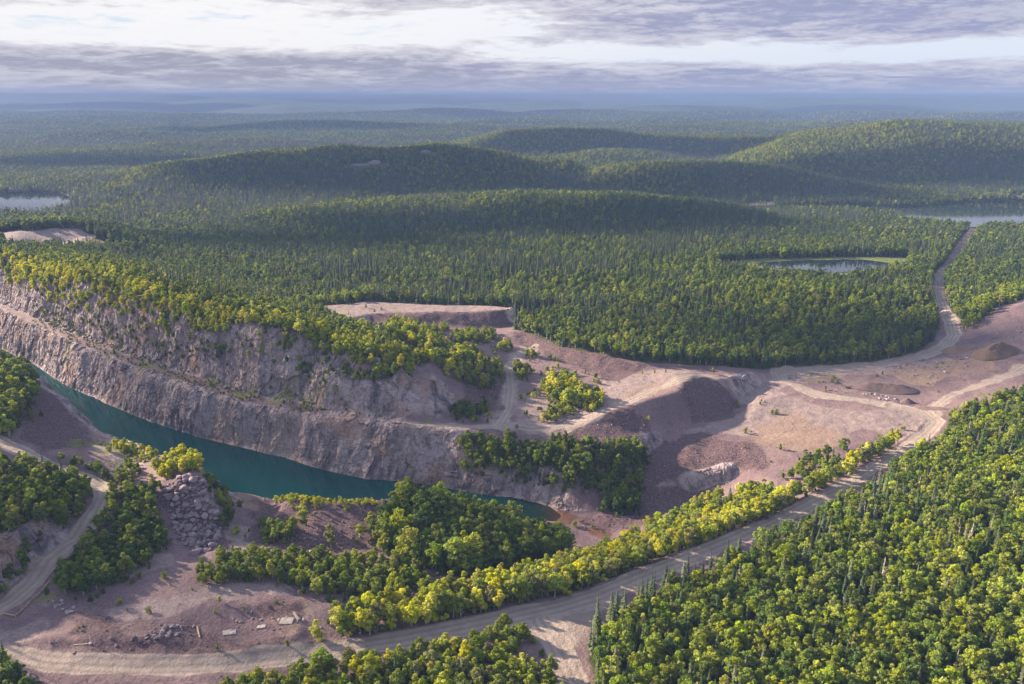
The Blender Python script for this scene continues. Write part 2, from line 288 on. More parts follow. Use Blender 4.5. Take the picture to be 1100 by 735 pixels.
def build_raster():
    verts = []; edges = []
    def add(p): verts.append(p); return len(verts)-1
    for ln in LINES:                                   # densify the break lines
        prev = None
        for a, b in zip(ln[:-1], ln[1:]):
            n = max(1, int(math.hypot(b[0]-a[0], b[1]-a[1])/12))
            for k in range(n):
                t = k/n; i = add(tuple(a[q] + (b[q]-a[q])*t for q in range(3)))
                if prev is not None: edges.append((prev, i))
                prev = i
        i = add(tuple(ln[-1])); edges.append((prev, i))
    for p in SPOTS: add(tuple(p))
    V = np.array(verts)
    gx, gy = np.meshgrid(np.arange(GX0, GX1+1, 40.0), np.arange(GY0, GY1+1, 40.5)); gx = gx.ravel(); gy = gy.ravel()
    bord = (gx <= GX0+1) | (gx >= GX1-1) | (gy <= GY0+1) | (gy >= GY1-41)
    core = in_poly(gx, gy, CORE)
    dmin = np.array([np.min(np.hypot(V[:, 0]-a, V[:, 1]-b)) for a, b in zip(gx, gy)])
    keep = bord | (~core & (dmin > 34))
    zz = zfar(gx, gy)
    zz = np.where(gy < 330, np.clip(gx*0.02, -4, 8), zz)
    for a, b, c in zip(gx[keep], gy[keep], zz[keep]): add((a, b, c))
    V = np.array(verts)
    vo, eo, fo, ov, oe, of = delaunay_2d_cdt([Vector((a, b)) for a, b, _ in verts], edges, [], 0, 0.01)
    P = np.array([(p.x, p.y) for p in vo])
    Zv = np.zeros(len(P))
    for i, src in enumerate(ov):
        if len(src): Zv[i] = V[src[0]][2]
        else:                                          # crossing of two break lines
            d = np.hypot(V[:, 0]-P[i, 0], V[:, 1]-P[i, 1]); k = np.argsort(d)[:2]; Zv[i] = V[k, 2].mean()
    nx, ny = GX1-GX0+1, GY1-GY0+1
    R = np.full((ny, nx), np.nan)
    for f in fo:
        for k in range(1, len(f)-1):
            a, b, c = f[0], f[k], f[k+1]
            (x1, y1), (x2, y2), (x3, y3) = P[a], P[b], P[c]
            X0 = max(int(math.floor(min(x1, x2, x3)))-GX0, 0); X1 = min(int(math.ceil(max(x1, x2, x3)))-GX0, nx-1)
            Y0 = max(int(math.floor(min(y1, y2, y3)))-GY0, 0); Y1 = min(int(math.ceil(max(y1, y2, y3)))-GY0, ny-1)
            if X1 < X0 or Y1 < Y0: continue
            xs = np.arange(X0, X1+1)[None, :] + GX0; ys = np.arange(Y0, Y1+1)[:, None] + GY0
            den = (y2-y3)*(x1-x3) + (x3-x2)*(y1-y3)
            if abs(den) < 1e-9: continue
            l1 = ((y2-y3)*(xs-x3) + (x3-x2)*(ys-y3))/den; l2 = ((y3-y1)*(xs-x3) + (x1-x3)*(ys-y3))/den; l3 = 1-l1-l2
            m = (l1 >= -1e-6) & (l2 >= -1e-6) & (l3 >= -1e-6)
            sub = R[Y0:Y1+1, X0:X1+1]; sub[m] = (l1*Zv[a] + l2*Zv[b] + l3*Zv[c])[m]
    bad = np.isnan(R)
    if bad.any():
        ys, xs = np.nonzero(bad); R[bad] = zfar(xs+GX0*1.0, ys+GY0*1.0)
    return R
R0 = build_raster()
def blur(A, n=1):
    for _ in range(n):
        B = np.pad(A, 1, mode='edge')
        A = (B[:-2, 1:-1] + B[2:, 1:-1] + B[1:-1, :-2] + B[1:-1, 2:] + 2*B[1:-1, 1:-1])/6
    return A
R = blur(R0, 3)
def samp(A, x, y):
    fx = np.clip(np.asarray(x, float)-GX0, 0, A.shape[1]-1.001); fy = np.clip(np.asarray(y, float)-GY0, 0, A.shape[0]-1.001)
    i = fx.astype(int); j = fy.astype(int); a = fx-i; b = fy-j
    return A[j, i]*(1-a)*(1-b) + A[j, i+1]*a*(1-b) + A[j+1, i]*(1-a)*b + A[j+1, i+1]*a*b
gyx = np.gradient(R); SL = blur(np.hypot(*gyx), 2)
def dil(A, n):
    for _ in range(n):
        B = np.pad(A, 1, mode='edge'); A = np.maximum.reduce([B[:-2, 1:-1], B[2:, 1:-1], B[1:-1, :-2], B[1:-1, 2:], B[1:-1, 1:-1]])
    return A
CLIFF = blur(dil(sstep(SL, 0.75, 1.4), 3), 4)           # where the rock is cut steep
XS, YS = np.meshgrid(np.arange(GX0, GX1+1)*1.0, np.arange(GY0, GY1+1)*1.0)
def roughen():
    wx = fbm(XS, YS, 13, 4, 61, 0.6)*2.2 + fbm(XS, YS, 45, 2, 62)*3.0; wy = fbm(XS, YS, 13, 4, 71, 0.6)*2.2 + fbm(XS, YS, 45, 2, 72)*3.0
    Z = samp(R, XS + wx*CLIFF, YS + wy*CLIFF)
    Z = Z + CLIFF*fbm(XS, YS, 9, 3, 81)*0.9
    pit = [p[:2] for p in far_shore] + [p[:2] for p in near_shore[1:]][::-1]
    d, _, _ = seg_dist(XS, YS, pit + [pit[0]]); ins = in_poly(XS, YS, pit)
    return np.where(ins, np.minimum(Z, WL - 0.25 - np.minimum(d, 12)*0.5), np.where(d < 200, np.maximum(Z, WL + 0.05 + 0.05*np.minimum(d, 20)), Z))
RZ = roughen()
# ------------------------------------------------------------------ the land as one height function
def height(x, y):
    x = np.asarray(x, float); y = np.asarray(y, float)
    inside = (x > GX0) & (x < GX1) & (y > GY0) & (y < GY1)
    edge = np.minimum.reduce([x-GX0, GX1-x, y-GY0+1000, GY1-y])
    t = sstep(edge, 0, 60)
    zf = zfar(x, y); zf = np.where(y < 330, np.clip(x*0.02, -4, 8), zf)
    return np.where(inside, t*samp(RZ, x, y) + (1-t)*zf, zf)
def hit(px, py, ymin=120.0):
    d = ray(px, py); ys = np.concatenate([np.arange(max(ymin, 120), 900, 0.7), np.arange(900, 6000, 6.0)])
    t = ys/d[1]; x = d[0]*t; z = CH + d[2]*t
    b = np.nonzero(z < height(x, ys))[0]
    i = b[0] if len(b) else len(ys)-1
    return (float(x[i]), float(ys[i]))
def area(px_pts, ymin=120.0): return [hit(a, b, ymin) for a, b in px_pts]

# ------------------------------------------------------------------ what covers the ground, on a one metre raster
NOI = fbm(XS, YS, 14, 4, 91); NOI2 = fbm(XS, YS, 38, 3, 93); NOI3 = fbm(XS, YS, 5, 3, 95)
def soft(poly, edge=3.0, wob=5.0):
    P = np.array(poly); x0, x1, y0, y1 = P[:, 0].min()-20, P[:, 0].max()+20, P[:, 1].min()-20, P[:, 1].max()+20
    W = np.zeros_like(RZ); i0, i1 = int(max(x0-GX0, 0)), int(min(x1-GX0+1, W.shape[1])); j0, j1 = int(max(y0-GY0, 0)), int(min(y1-GY0+1, W.shape[0]))
    if i1 <= i0 or j1 <= j0: return W
    sl = np.s_[j0:j1, i0:i1]; xs, ys = XS[sl], YS[sl]
    d, _, _ = seg_dist(xs, ys, list(poly) + [poly[0]]); d = np.where(in_poly(xs, ys, poly), d, -d)
    W[sl] = sstep(d + NOI[sl]*wob, -edge, edge); return W
def path(ln, half, edge=1.2, wob=1.2):
    d, side, run = seg_dist(XS, YS, ln)
    return sstep(-(d + NOI*wob*1.5 + NOI3*wob), -half-edge, -half+edge), side

QUARRY = (area([(0,270),(30,284)]) + [(x-6, y-4) for x, y, z in crest[3:]] + area([(440,383)]) +
          [PZ(*p)[:2] for p in [(330,333,10),(333,327,10),(390,322.5,10),(450,325.5,10),(548,327,9),(556,338,9)]] +
          [PZ(*p)[:2] for p in [(552,352,4),(600,371,4),(640,379,4),(690,387,3),(740,393,0),(800,396,-3),(850,395,-5),(905,393,-5.5),(950,387,-5),(985,378,-4),(1003,367,-3),(1008,350,-1),(1004,325,0),(1002,305,0),(1008,292,0),(1016,292,0),(1014,310,0),(1020,335,0),(1034,356,-1),(1045,352,1),(1062,340,5),(1085,327,9),(1110,318,12),(1170,300,15),(1190,430,0)]] +
          [PZ(*p)[:2] for p in [(1120,420,-2),(1050,440,-5),(1022,450,-7),(1015,472,-8),(960,508,-7.5),(900,548,-7),(830,585,-6),(760,612,-5.5),(700,640,-4.5),(655,668,-3.8),(628,692,-3.5),(640,770,-3.5)]] +
          [PZ(*p)[:2] for p in [(560,770,-3),(330,760,-2),(100,760,-1),(-100,760,0),(-120,560,25),(-110,420,20)]] + [(-470, 560), (-470, 700)])
quarry = soft(QUARRY, 2.5, 3.0)
# light and dark ground
A = {}
pads = [[(330,330),(345,326),(450,327),(545,330),(545,334),(470,335),(420,334),(395,341),(430,360),(400,366),(370,352)],
        [(440,404),(470,396),(470,384),(455,380),(444,392)],
        [(545,378),(565,372),(560,395),(556,420),(552,455),(530,458),(532,430),(538,400)],
        [(555,425),(585,418),(615,425),(640,440),(590,462),(550,462)],
        [(640,415),(700,398),(770,402),(810,398),(840,400),(870,396),(930,392),(990,388),(1030,375),(1018,400),(930,404),(860,408),(830,418),(900,440),(960,436),(1010,446),(1004,460),(970,470),(930,462),(900,478),(860,470),(800,470),(740,466),(800,440),(790,415),(740,408),(690,430),(640,445)],
        [(690,524),(700,519),(770,505),(765,511),(720,523)],
        [(228,578),(262,566),(310,576),(320,590),(260,590)],
        [(0,686),(30,668),(55,640),(62,672),(50,690),(10,700)],
        [(180,640),(300,620),(320,640),(230,655),(120,672),(100,655)],
        [(100,610),(190,590),(215,600),(150,622),(105,632)], [(160,478),(205,495),(140,508),(100,480)]]
light = np.zeros_like(RZ)
for p in pads: light = np.maximum(light, soft(area(p), 4, 9))
waste = [[(648,447),(683,435),(700,468),(650,480),(600,470),(625,460)], [(728,402),(750,402),(795,435),(788,448),(745,458),(727,425)],
         [(690,470),(760,466),(810,478),(820,500),(770,506),(695,520)], [(690,527),(770,510),(775,520),(690,545)],
         [(400,338),(545,336),(553,352),(470,352),(400,347)], [(545,357),(640,380),(700,393),(660,408),(600,388)],
         [(280,540),(320,532),(430,530),(440,590),(330,600),(270,580)], [(165,522),(210,512),(240,540),(240,592),(200,595),(175,550)],
         [(500,385),(545,400),(535,440),(490,450)], [(50,688),(320,684),(330,702),(200,706),(60,700)], [(70,655),(130,662),(140,690),(60,690)],
         [(240,645),(325,645),(325,668),(240,665)], [(620,556),(760,525),(770,540),(700,560),(640,575)], [(60,420),(80,430),(95,480),(40,490),(20,470)]]
dark = np.zeros_like(RZ)
for p in waste: dark = np.maximum(dark, soft(area(p), 4, 7))
dark = np.maximum(dark, 0.5*soft(area([(60,655),(110,640),(200,655),(330,640),(335,690),(200,704),(60,700)]), 5, 7)*(1-0.6*light))
tan_ = np.zeros_like(RZ)
for p in [[(648,440),(690,415),(727,408),(725,420),(690,432)], [(800,470),(850,445),(920,470),(890,490),(830,480)], [(90,452),(115,458),(128,470),(110,472)], [(300,535),(340,530),(430,526),(425,536),(330,541)],
          [(255,528),(300,537),(285,552),(262,545)], [(280,668),(330,640),(330,690),(300,690)], [(950,400),(1010,390),(1060,375),(1075,395),(980,415)], [(440,416),(462,418),(465,448),(430,450)], [(330,352),(360,345),(390,352),(370,362)]]:
    tan_ = np.maximum(tan_, soft(area(p), 4, 8))
wet = np.maximum(soft(area([(598,547),(625,556),(612,566),(590,560)]), 2, 4), soft(area([(625,566),(645,566),(660,574),(650,580),(632,574)]), 2, 4))
roads = np.zeros_like(RZ); rside = np.zeros_like(RZ)
roads_n = {'low': (road_low, 4.1), 'left': (road_left, 3.6), 'spur': (road_spur, 4.6)}
road_north = area([(840,400),(900,396),(950,391),(990,383)]) + [PZ(*p)[:2] for p in [(1014,373,-3),(1025,361,-2.5),(1022,347,0),(1013,332,0),(1008,318,0),(1007,304,0),(1010,296,0),(1018,288,0)]]
roads_n['north'] = (road_north, 5.0)
for k, (ln, h) in roads_n.items():
    wv, sd = path([q[:2] for q in ln], h); m = wv > roads; roads = np.where(m, wv, roads); rside = np.where(m, sd, rside)
for ln, h in [([(535,457),(546,440),(549,420),(547,400),(556,382),(575,372)], 4.0), ([(440,457),(500,459),(560,459),(600,459),(640,447),(700,420),(760,404)], 3.5), ([(602,468),(625,456),(640,447)], 2.5),
              ([(1000,445),(940,432),(880,425),(840,408),(835,401),(850,397)], 4.5), ([(1100,395),(1060,412),(1020,425),(1000,440)], 4.0)]:
    wv, sd = path(area(ln), h, 2.0, 2.0); wv = wv*0.75; m = wv > roads; roads = np.where(m, wv, roads); rside = np.where(m, sd, rside)
junction = soft(area([(540,668),(600,645),(660,630),(695,620),(650,658),(622,690),(608,712),(592,696),(572,684)]), 2.5, 3.0)
roads = np.maximum(roads, junction*0.9)
rock = np.maximum(sstep(SL, 0.8, 1.3), 0.0)*quarry
for p in [[(0,338),(85,365),(160,396),(272,430),(400,447),(480,458),(500,480),(530,520),(590,540),(640,552),(600,556),(500,535),(400,520),(300,495),(200,468),(100,435),(30,395),(0,372)]]:
    rock = np.maximum(rock, soft(area(p), 2, 2)*sstep(SL, 0.3, 0.6))
rock = np.maximum(rock, CLIFF*quarry*0.9)
grass = sstep(NOI + 0.5*NOI3, 0.30, 0.75)*0.55*(1-roads)*(1-dark)
for p in [[(470,440),(490,452),(450,455)], [(150,398),(272,434),(440,452),(440,446),(272,420),(150,386)], [(680,396),(730,402),(726,408),(685,410)], [(700,618),(800,574),(900,522),(980,474),(985,478),(905,528),(805,580),(705,625)], [(835,403),(905,402),(915,414),(860,412)],
          [(430,700),(560,668),(570,680),(500,700)], [(60,470),(120,475),(150,500),(90,492)], [(30,648),(75,600),(105,556),(112,560),(70,625),(55,650)]]:
    grass = np.maximum(grass, soft(area(p), 2, 5)*0.6*sstep(NOI3+NOI, -0.4, 0.4))
MARSH = [PZ(*p)[:2] for p in [(765,284,0),(800,278.8,0),(900,277,0),(968,276.5,0),(978,279,0),(968,290,0),(935,298,0),(900,301,0),(865,299,0),(820,295,0),(780,290,0)]]
marsh = soft(MARSH, 4, 4)

# ------------------------------------------------------------------ land mesh: a fan of rows that widen with distance
def build_rows():
    ys = [125.0]
    while ys[-1] < 42000:
        y = ys[-1]
        st = 1.3 if y < 205 else (0.85 if y < 660 else (0.85 + (y-660)*0.0075))
        ys.append(y + st)
    return np.array(ys)
ROWS = build_rows(); NCOL = 780
UC = np.linspace(-1, 1, NCOL)
HALF = 1.22*550/F*(CP*ROWS + SP*CH)
FX = UC[None, :]*HALF[:, None]; FY = np.repeat(ROWS[:, None], NCOL, 1)
FZ = height(FX, FY)
ELV = (FZ + 0.0 - CH)/np.hypot(FX, FY)                    # for visibility
HOR = np.maximum.accumulate(ELV, axis=0)
def visible(x, y, ztop, slack=0.0):
    half = 1.22*550/F*(CP*y + SP*CH); c = np.clip(((x/half)+1)/2*(NCOL-1), 0, NCOL-1).astype(int)
    r = np.clip(np.searchsorted(ROWS, y-3)-1, 0, len(ROWS)-1)
    return (ztop-CH)/np.hypot(x, y) >= HOR[r, c] - slack
def raster_to_fan(Wr): 
    ins = (FX > GX0+1) & (FX < GX1-1) & (FY > GY0) & (FY < GY1-1)
    return np.where(ins, samp(Wr, FX, FY), 0.0)

def tilth():                                            # berms along the roads, rills and lumps on the bare ground
    global RZ
    for k, (ln, h) in roads_n.items():
        d, _, _ = seg_dist(XS, YS, [q[:2] for q in ln]); RZ = RZ + np.exp(-((d - h*1.22)/0.9)**2)*(0.35 + 0.35*NOI3)*(1-junction)*(k != 'spur')
    bare = quarry*(1-roads)*(1-CLIFF)
    RZ = RZ + bare*(fbm(XS, YS, 18, 3, 201)*0.45 + fbm(XS, YS, 5, 3, 203)*0.22) + bare*dark*(fbm(XS, YS, 7, 4, 205)*0.75)
    RZ = np.where(RZ < WL + 0.1, np.minimum(RZ, np.where(R < WL + 0.02, WL-0.2, 99)), RZ)
tilth()
FZ = height(FX, FY)
GQ = raster_to_fan(quarry)
LA = {k: raster_to_fan(v) for k, v in dict(road=roads, light=light, dark=dark, grass=grass, rock=rock, tan=tan_, wet=wet, marsh=marsh, side=rside).items()}
LA['forest'] = np.clip(1 - GQ, 0, 1)*(1 - LA['marsh'])*(1-np.clip(LA['road']*1.3, 0, 1))
# bare ground beyond the survey: beaches, the knoll, the far road, rock faces on the wooded hill
KNOLL = [PZ(*p)[:2] for p in [(-25,262,18),(0,250,21),(30,249,23),(62,245.5,24),(84,248,23),(104,257,18),(122,264,12),(112,266,12),(98,262,14),(85,268,12),(50,271,12),(0,270,12),(-25,272,12)]]
FARROAD = [PZ(*p)[:2] for p in [(1018,288,0),(1026,276,0),(1034,263,0),(1044,250,0),(1051,241,0),(1055,235,0)]]
BEACH = [[PZ(*p)[:2] for p in q] for q in [[(790,219,0),(832,216.8,0),(832,219.6,0),(790,222,0)], [(948,215.5,0),(1000,215,0),(1000,218.5,0),(948,218,0)], [(1085,211.5,0),(1140,210.5,0),(1140,214,0),(1085,214.5,0)]]]
def bare_far(x, y):
    b = np.zeros(np.shape(x)); n = fbm(x, y, 22, 3, 121)
    d, _, _ = seg_dist(x, y, KNOLL + [KNOLL[0]]); d = np.where(in_poly(x, y, KNOLL), d, -d); b = np.maximum(b, sstep(d + n*14, -5, 5))
    d, _, _ = seg_dist(x, y, FARROAD); b = np.maximum(b, sstep(-d, -8, -4))
    for q in BEACH: b = np.maximum(b, in_poly(x, y, q)*1.0)
    return b
CRAGS = [(395,203,1440,34,20), (458,192,1490,20,14)]
sel = (FY > 600) & (FY < 2600); BF = np.zeros_like(FX); BF[sel] = bare_far(FX[sel], FY[sel])
LA['light'] = np.maximum(LA['light'], BF*0.75); LA['forest'] = LA['forest']*(1-BF)

def ground_material():
    m = bpy.data.materials.new('quarry_ground'); m.use_nodes = True; T = NT(m.node_tree); T.n.clear()
    out = T.node('ShaderNodeOutputMaterial'); bs = T.node('ShaderNodeBsdfPrincipled'); T.l.new(bs.outputs[0], out.inputs[0])
    pos = T.node('ShaderNodeNewGeometry').outputs['Position']
    def attr(n):
        a = T.node('ShaderNodeAttribute', attribute_name=n); s = T.node('ShaderNodeSeparateColor'); T.l.new(a.outputs['Color'], s.inputs[0]); return s.outputs
    r1 = attr('cover_a'); r2 = attr('cover_b'); r3 = attr('cover_c')
    road, light_, dark_ = r1; grass_, rock_, tanw = r2; forest_, wet_, marsh_ = r3
    side = T.node('ShaderNodeAttribute', attribute_name='road_side').outputs['Fac']
    n1 = T.noise(pos, 0.045, 6, 0.62); n2 = T.noise(pos, 0.22, 6, 0.65); n3 = T.noise(pos, 1.1, 4, 0.7); n4 = T.noise(pos, 0.012, 4)
    def edged(wv, k=0.55):                              # break a soft border up with noise
        return T.ramp(T.math('ADD', wv, T.math('MULTIPLY', T.math('SUBTRACT', n2, 0.5), k)), 0.3, 0.7)
    n5 = T.noise(pos, 3.6, 5, 0.75)
    base = T.mix(T.ramp(n1, 0.35, 0.65), (0.122, 0.082, 0.092, 1), (0.172, 0.118, 0.120, 1))
    base = T.mix(T.math('MULTIPLY', T.ramp(n2, 0.45, 0.75), 0.5), base, (0.085, 0.058, 0.068, 1))
    c = T.mix(T.math('MULTIPLY', edged(light_), 0.85), base, T.mix(T.ramp(n2, 0.3, 0.7), (0.235, 0.182, 0.172, 1), (0.165, 0.122, 0.122, 1)))
    c = T.mix(T.math('MULTIPLY', edged(tanw), 0.8), c, T.mix(T.ramp(n1, 0.35, 0.7), (0.225, 0.155, 0.118, 1), (0.165, 0.112, 0.095, 1)))
    c = T.mix(T.math('MULTIPLY', edged(dark_), 0.9), c, T.mix(T.ramp(n3, 0.3, 0.75), (0.056, 0.036, 0.043, 1), (0.138, 0.088, 0.092, 1)))
    c = T.mix(1.0, c, T.mix(T.ramp(T.math('ADD', T.math('MULTIPLY', n5, 0.6), T.math('MULTIPLY', n3, 0.5)), 0.38, 0.72), (0.62, 0.60, 0.62, 1), (1.28, 1.27, 1.24, 1)), 'MULTIPLY')
    # cut rock: upright streaks, stained patches, dark joints
    mp = T.node('ShaderNodeMapping', ins={'Scale': (1.0, 1.0, 0.28)}); T.l.new(pos, mp.inputs[0])
    mq = T.node('ShaderNodeMapping', ins={'Scale': (0.35, 0.35, 1.6), 'Rotation': (0.25, 0.12, 0)}); T.l.new(pos, mq.inputs[0])
    s1 = T.noise(mp.outputs[0], 0.16, 7, 0.68, 0.6); s2 = T.noise(mq.outputs[0], 0.35, 6, 0.65, 0.5)
    vor = T.node('ShaderNodeTexVoronoi', feature='DISTANCE_TO_EDGE', ins={'Scale': 0.22, 'Randomness': 1.0}); T.l.new(T.node('ShaderNodeVectorMath', operation='ADD', ins={0: mp.outputs[0], 1: T.node('ShaderNodeTexNoise', ins={'Vector': mp.outputs[0], 'Scale': 0.5, 'Detail': 3.0}).outputs['Color']}).outputs[0], vor.inputs['Vector'])
    rk = T.mix(T.ramp(s1, 0.34, 0.62), (0.092, 0.070, 0.081, 1), (0.310, 0.244, 0.246, 1))
    rk = T.mix(T.math('MULTIPLY', T.ramp(T.noise(pos, 0.028, 4, 0.6), 0.5, 0.66), 0.5), rk, (0.36, 0.27, 0.225, 1))
    rk = T.mix(T.math('MULTIPLY', T.ramp(n1, 0.52, 0.68), 0.65), rk, (0.29, 0.175, 0.115, 1))
    rust = T.node('ShaderNodeMapping', ins={'Scale': (1.0, 1.0, 0.10)}); T.l.new(pos, rust.inputs[0])
    rk = T.mix(T.math('MULTIPLY', T.ramp(T.noise(rust.outputs[0], 0.30, 5, 0.7), 0.56, 0.70), 0.55), rk, (0.090, 0.060, 0.062, 1))
    rk = T.mix(T.math('MULTIPLY', T.ramp(T.noise(rust.outputs[0], 0.22, 5, 0.7, 0.3), 0.40, 0.28), 0.5), rk, (0.36, 0.31, 0.30, 1))
    rk = T.mix(T.math('MULTIPLY', T.ramp(s2, 0.55, 0.75), 0.6), rk, (0.085, 0.068, 0.078, 1))
    rk = T.mix(T.math('MULTIPLY', T.ramp(s2, 0.42, 0.28), 0.35), rk, (0.37, 0.32, 0.305, 1))
    rk = T.mix(T.math('MULTIPLY', T.ramp(vor.outputs['Distance'], 0.05, 0.0), 0.22), rk, (0.09, 0.07, 0.075, 1))
    c = T.mix(edged(rock_, 0.4), c, rk)
    gr = T.mix(T.ramp(n3, 0.3, 0.7), (0.085, 0.105, 0.022, 1), (0.16, 0.155, 0.045, 1))
    c = T.mix(T.math('MULTIPLY', edged(grass_, 0.9), 0.85), c, gr)
    trk = T.math('ABSOLUTE', T.math('SINE', T.math('MULTIPLY', side, 1.25)))
    rd = T.mix(T.ramp(T.math('ADD', T.math('MULTIPLY', trk, T.math('MULTIPLY', n1, 0.55)), T.math('MULTIPLY', n2, 0.75)), 0.3, 0.85), (0.185, 0.145, 0.128, 1), (0.285, 0.228, 0.195, 1))
    rd = T.mix(T.math('MULTIPLY', T.ramp(n1, 0.5, 0.7), 0.35), rd, (0.145, 0.112, 0.110, 1))
    c = T.mix(edged(road, 0.35), c, rd)
    c = T.mix(edged(wet_, 0.6), c, (0.090, 0.044, 0.032, 1))
    ff = T.mix(T.ramp(n3, 0.3, 0.7), (0.028, 0.034, 0.012, 1), (0.06, 0.062, 0.026, 1))
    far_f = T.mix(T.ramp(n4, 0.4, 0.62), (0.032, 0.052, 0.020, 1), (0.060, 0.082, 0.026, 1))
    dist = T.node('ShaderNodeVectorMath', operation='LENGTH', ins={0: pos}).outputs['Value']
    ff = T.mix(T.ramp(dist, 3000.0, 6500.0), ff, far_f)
    c = T.mix(edged(forest_, 0.5), c, ff)
    mg = T.mix(T.ramp(n2, 0.3, 0.7), (0.065, 0.092, 0.024, 1), (0.125, 0.130, 0.042, 1))
    c = T.mix(edged(marsh_, 0.4), c, mg)
    T.l.new(c, bs.inputs['Base Color']); bs.inputs['Roughness'].default_value = 0.95; bs.inputs['Specular IOR Level'].default_value = 0.15
    # relief: pebbles everywhere, blocky joints on the rock, rough waste
    hgt = T.math('ADD', T.math('MULTIPLY', n2, 0.9), T.math('MULTIPLY', n3, 0.35))
    hr = T.math('ADD', T.math('MULTIPLY', s1, 1.6), T.math('MULTIPLY', s2, 1.2))
    hr = T.math('ADD', hr, T.math('MULTIPLY', T.ramp(vor.outputs['Distance'], 0.0, 0.15), 0.35))
    hd = T.math('ADD', hgt, T.math('MULTIPLY', T.noise(pos, 2.3, 3, 0.7), 0.5))
    h = T.node('ShaderNodeMix', data_type='FLOAT', ins={0: rock_, 2: hgt, 3: hr}).outputs[0]
    h = T.node('ShaderNodeMix', data_type='FLOAT', ins={0: T.math('MULTIPLY', dark_, T.math('SUBTRACT', 1.0, rock_)), 2: h, 3: hd}).outputs[0]
    bp = T.node('ShaderNodeBump', ins={'Height': h, 'Strength': 0.9, 'Distance': 1.0}); T.l.new(bp.outputs[0], bs.inputs['Normal'])
    return m
GROUND = ground_material()

def quads(nr, nc):
    i = np.arange(nr-1)[:, None]*nc + np.arange(nc-1)[None, :]
    return np.stack([i, i+1, i+nc+1, i+nc], -1).reshape(-1, 4)
def mesh_from(name, V, Q, mats, smooth=True):
    me = bpy.data.meshes.new(name); n = Q.shape[1]
    me.vertices.add(len(V)); me.vertices.foreach_set('co', np.ascontiguousarray(V, np.float32).ravel())
    me.loops.add(Q.size); me.loops.foreach_set('vertex_index', np.ascontiguousarray(Q, np.int32).ravel())
    me.polygons.add(len(Q)); me.polygons.foreach_set('loop_start', np.arange(0, Q.size, n, dtype=np.int32))
    me.polygons.foreach_set('use_smooth', np.full(len(Q), smooth))
    for m in mats: me.materials.append(m)
    me.update(calc_edges=True); return me
def vnoise3(p, seed):
    i = np.floor(p).astype(np.int64); f = p - i; u = f*f*(3-2*f)
    def h(a):
        n = (a[:, 0]*374761393 + a[:, 1]*668265263 + a[:, 2]*1274126177 + seed*974711) & 0x7fffffff
        n = ((n ^ (n >> 13))*1274126177) & 0x7fffffff; return ((n ^ (n >> 16)) & 0xffff)/65535.0
    r = 0.0
    for c in range(8):
        o = np.array((c & 1, (c >> 1) & 1, c >> 2)); wgt = np.prod(np.where(o, u, 1-u), axis=1); r = r + wgt*h(i+o)
    return r
def hash3(a, seed, k):
    n = (a[:, 0]*73856093 + a[:, 1]*19349663 + a[:, 2]*83492791 + seed*2654435 + k*40503) & 0x7fffffff
    n = ((n ^ (n >> 13))*1274126177) & 0x7fffffff; return ((n ^ (n >> 15)) & 0xffff)/65535.0
def blocks(p, seed):
    """Split rock: every cell of a random grid stands out by its own amount and has a tilted face."""
    i = np.floor(p).astype(np.int64); best = np.full(len(p), 9.0); val = np.zeros(len(p))
    for dx in (-1, 0, 1):
        for dy in (-1, 0, 1):
            for dz in (-1, 0, 1):
                c = i + np.array((dx, dy, dz)); s = np.stack([hash3(c, seed, k) for k in range(3)], 1); d = p - c - s
                q = (d*d).sum(1); m = q < best
                v = hash3(c, seed, 5) - 0.5 + (d[:, 0]*(hash3(c, seed, 6)-0.5) + d[:, 1]*(hash3(c, seed, 7)-0.5) + d[:, 2]*(hash3(c, seed, 8)-0.5))*1.3
                best = np.where(m, q, best); val = np.where(m, v, val)
    return val
def split_rock(V, N, W):
    q = V*np.array((1, 1, 0.62)) + 1.2*np.stack([vnoise3(V*0.35, k) for k in (1, 2, 3)], 1)
    d = 1.15*blocks(q/8.5, 11) + 0.48*blocks(q/2.8, 12) + 0.26*blocks(q/1.1, 13) + 1.3*(vnoise3(V/9.0, 21)-0.5)
    out = N.copy(); out[:, 2] *= 0.35; out /= np.linalg.norm(out, axis=1, keepdims=True)
    return V + out*(d*W)[:, None]
def refine(Qs, V, N, cols, n=4):
    """Each quad of the coarse rock becomes n x n flat facets."""
    t = np.linspace(0, 1, n+1); a, b = np.meshgrid(t, t); a = a.ravel(); b = b.ravel()
    w4 = np.stack([(1-a)*(1-b), a*(1-b), a*b, (1-a)*b], 1)
    P = np.einsum('kc,fcd->fkd', w4, V[Qs]).reshape(-1, 3); M = np.einsum('kc,fcd->fkd', w4, N[Qs]).reshape(-1, 3); C = np.einsum('kc,fcd->fkd', w4, cols[Qs]).reshape(-1, cols.shape[1])
    M /= np.linalg.norm(M, axis=1, keepdims=True)+1e-9
    k = (n+1)*(n+1); g = np.arange(k).reshape(n+1, n+1); c4 = np.stack([g[:-1, :-1], g[:-1, 1:], g[1:, 1:], g[1:, :-1]], -1).reshape(-1, 4)
    F_ = (np.arange(len(Qs))[:, None, None]*k + c4[None]).reshape(-1, 4)
    return P, M, C, F_
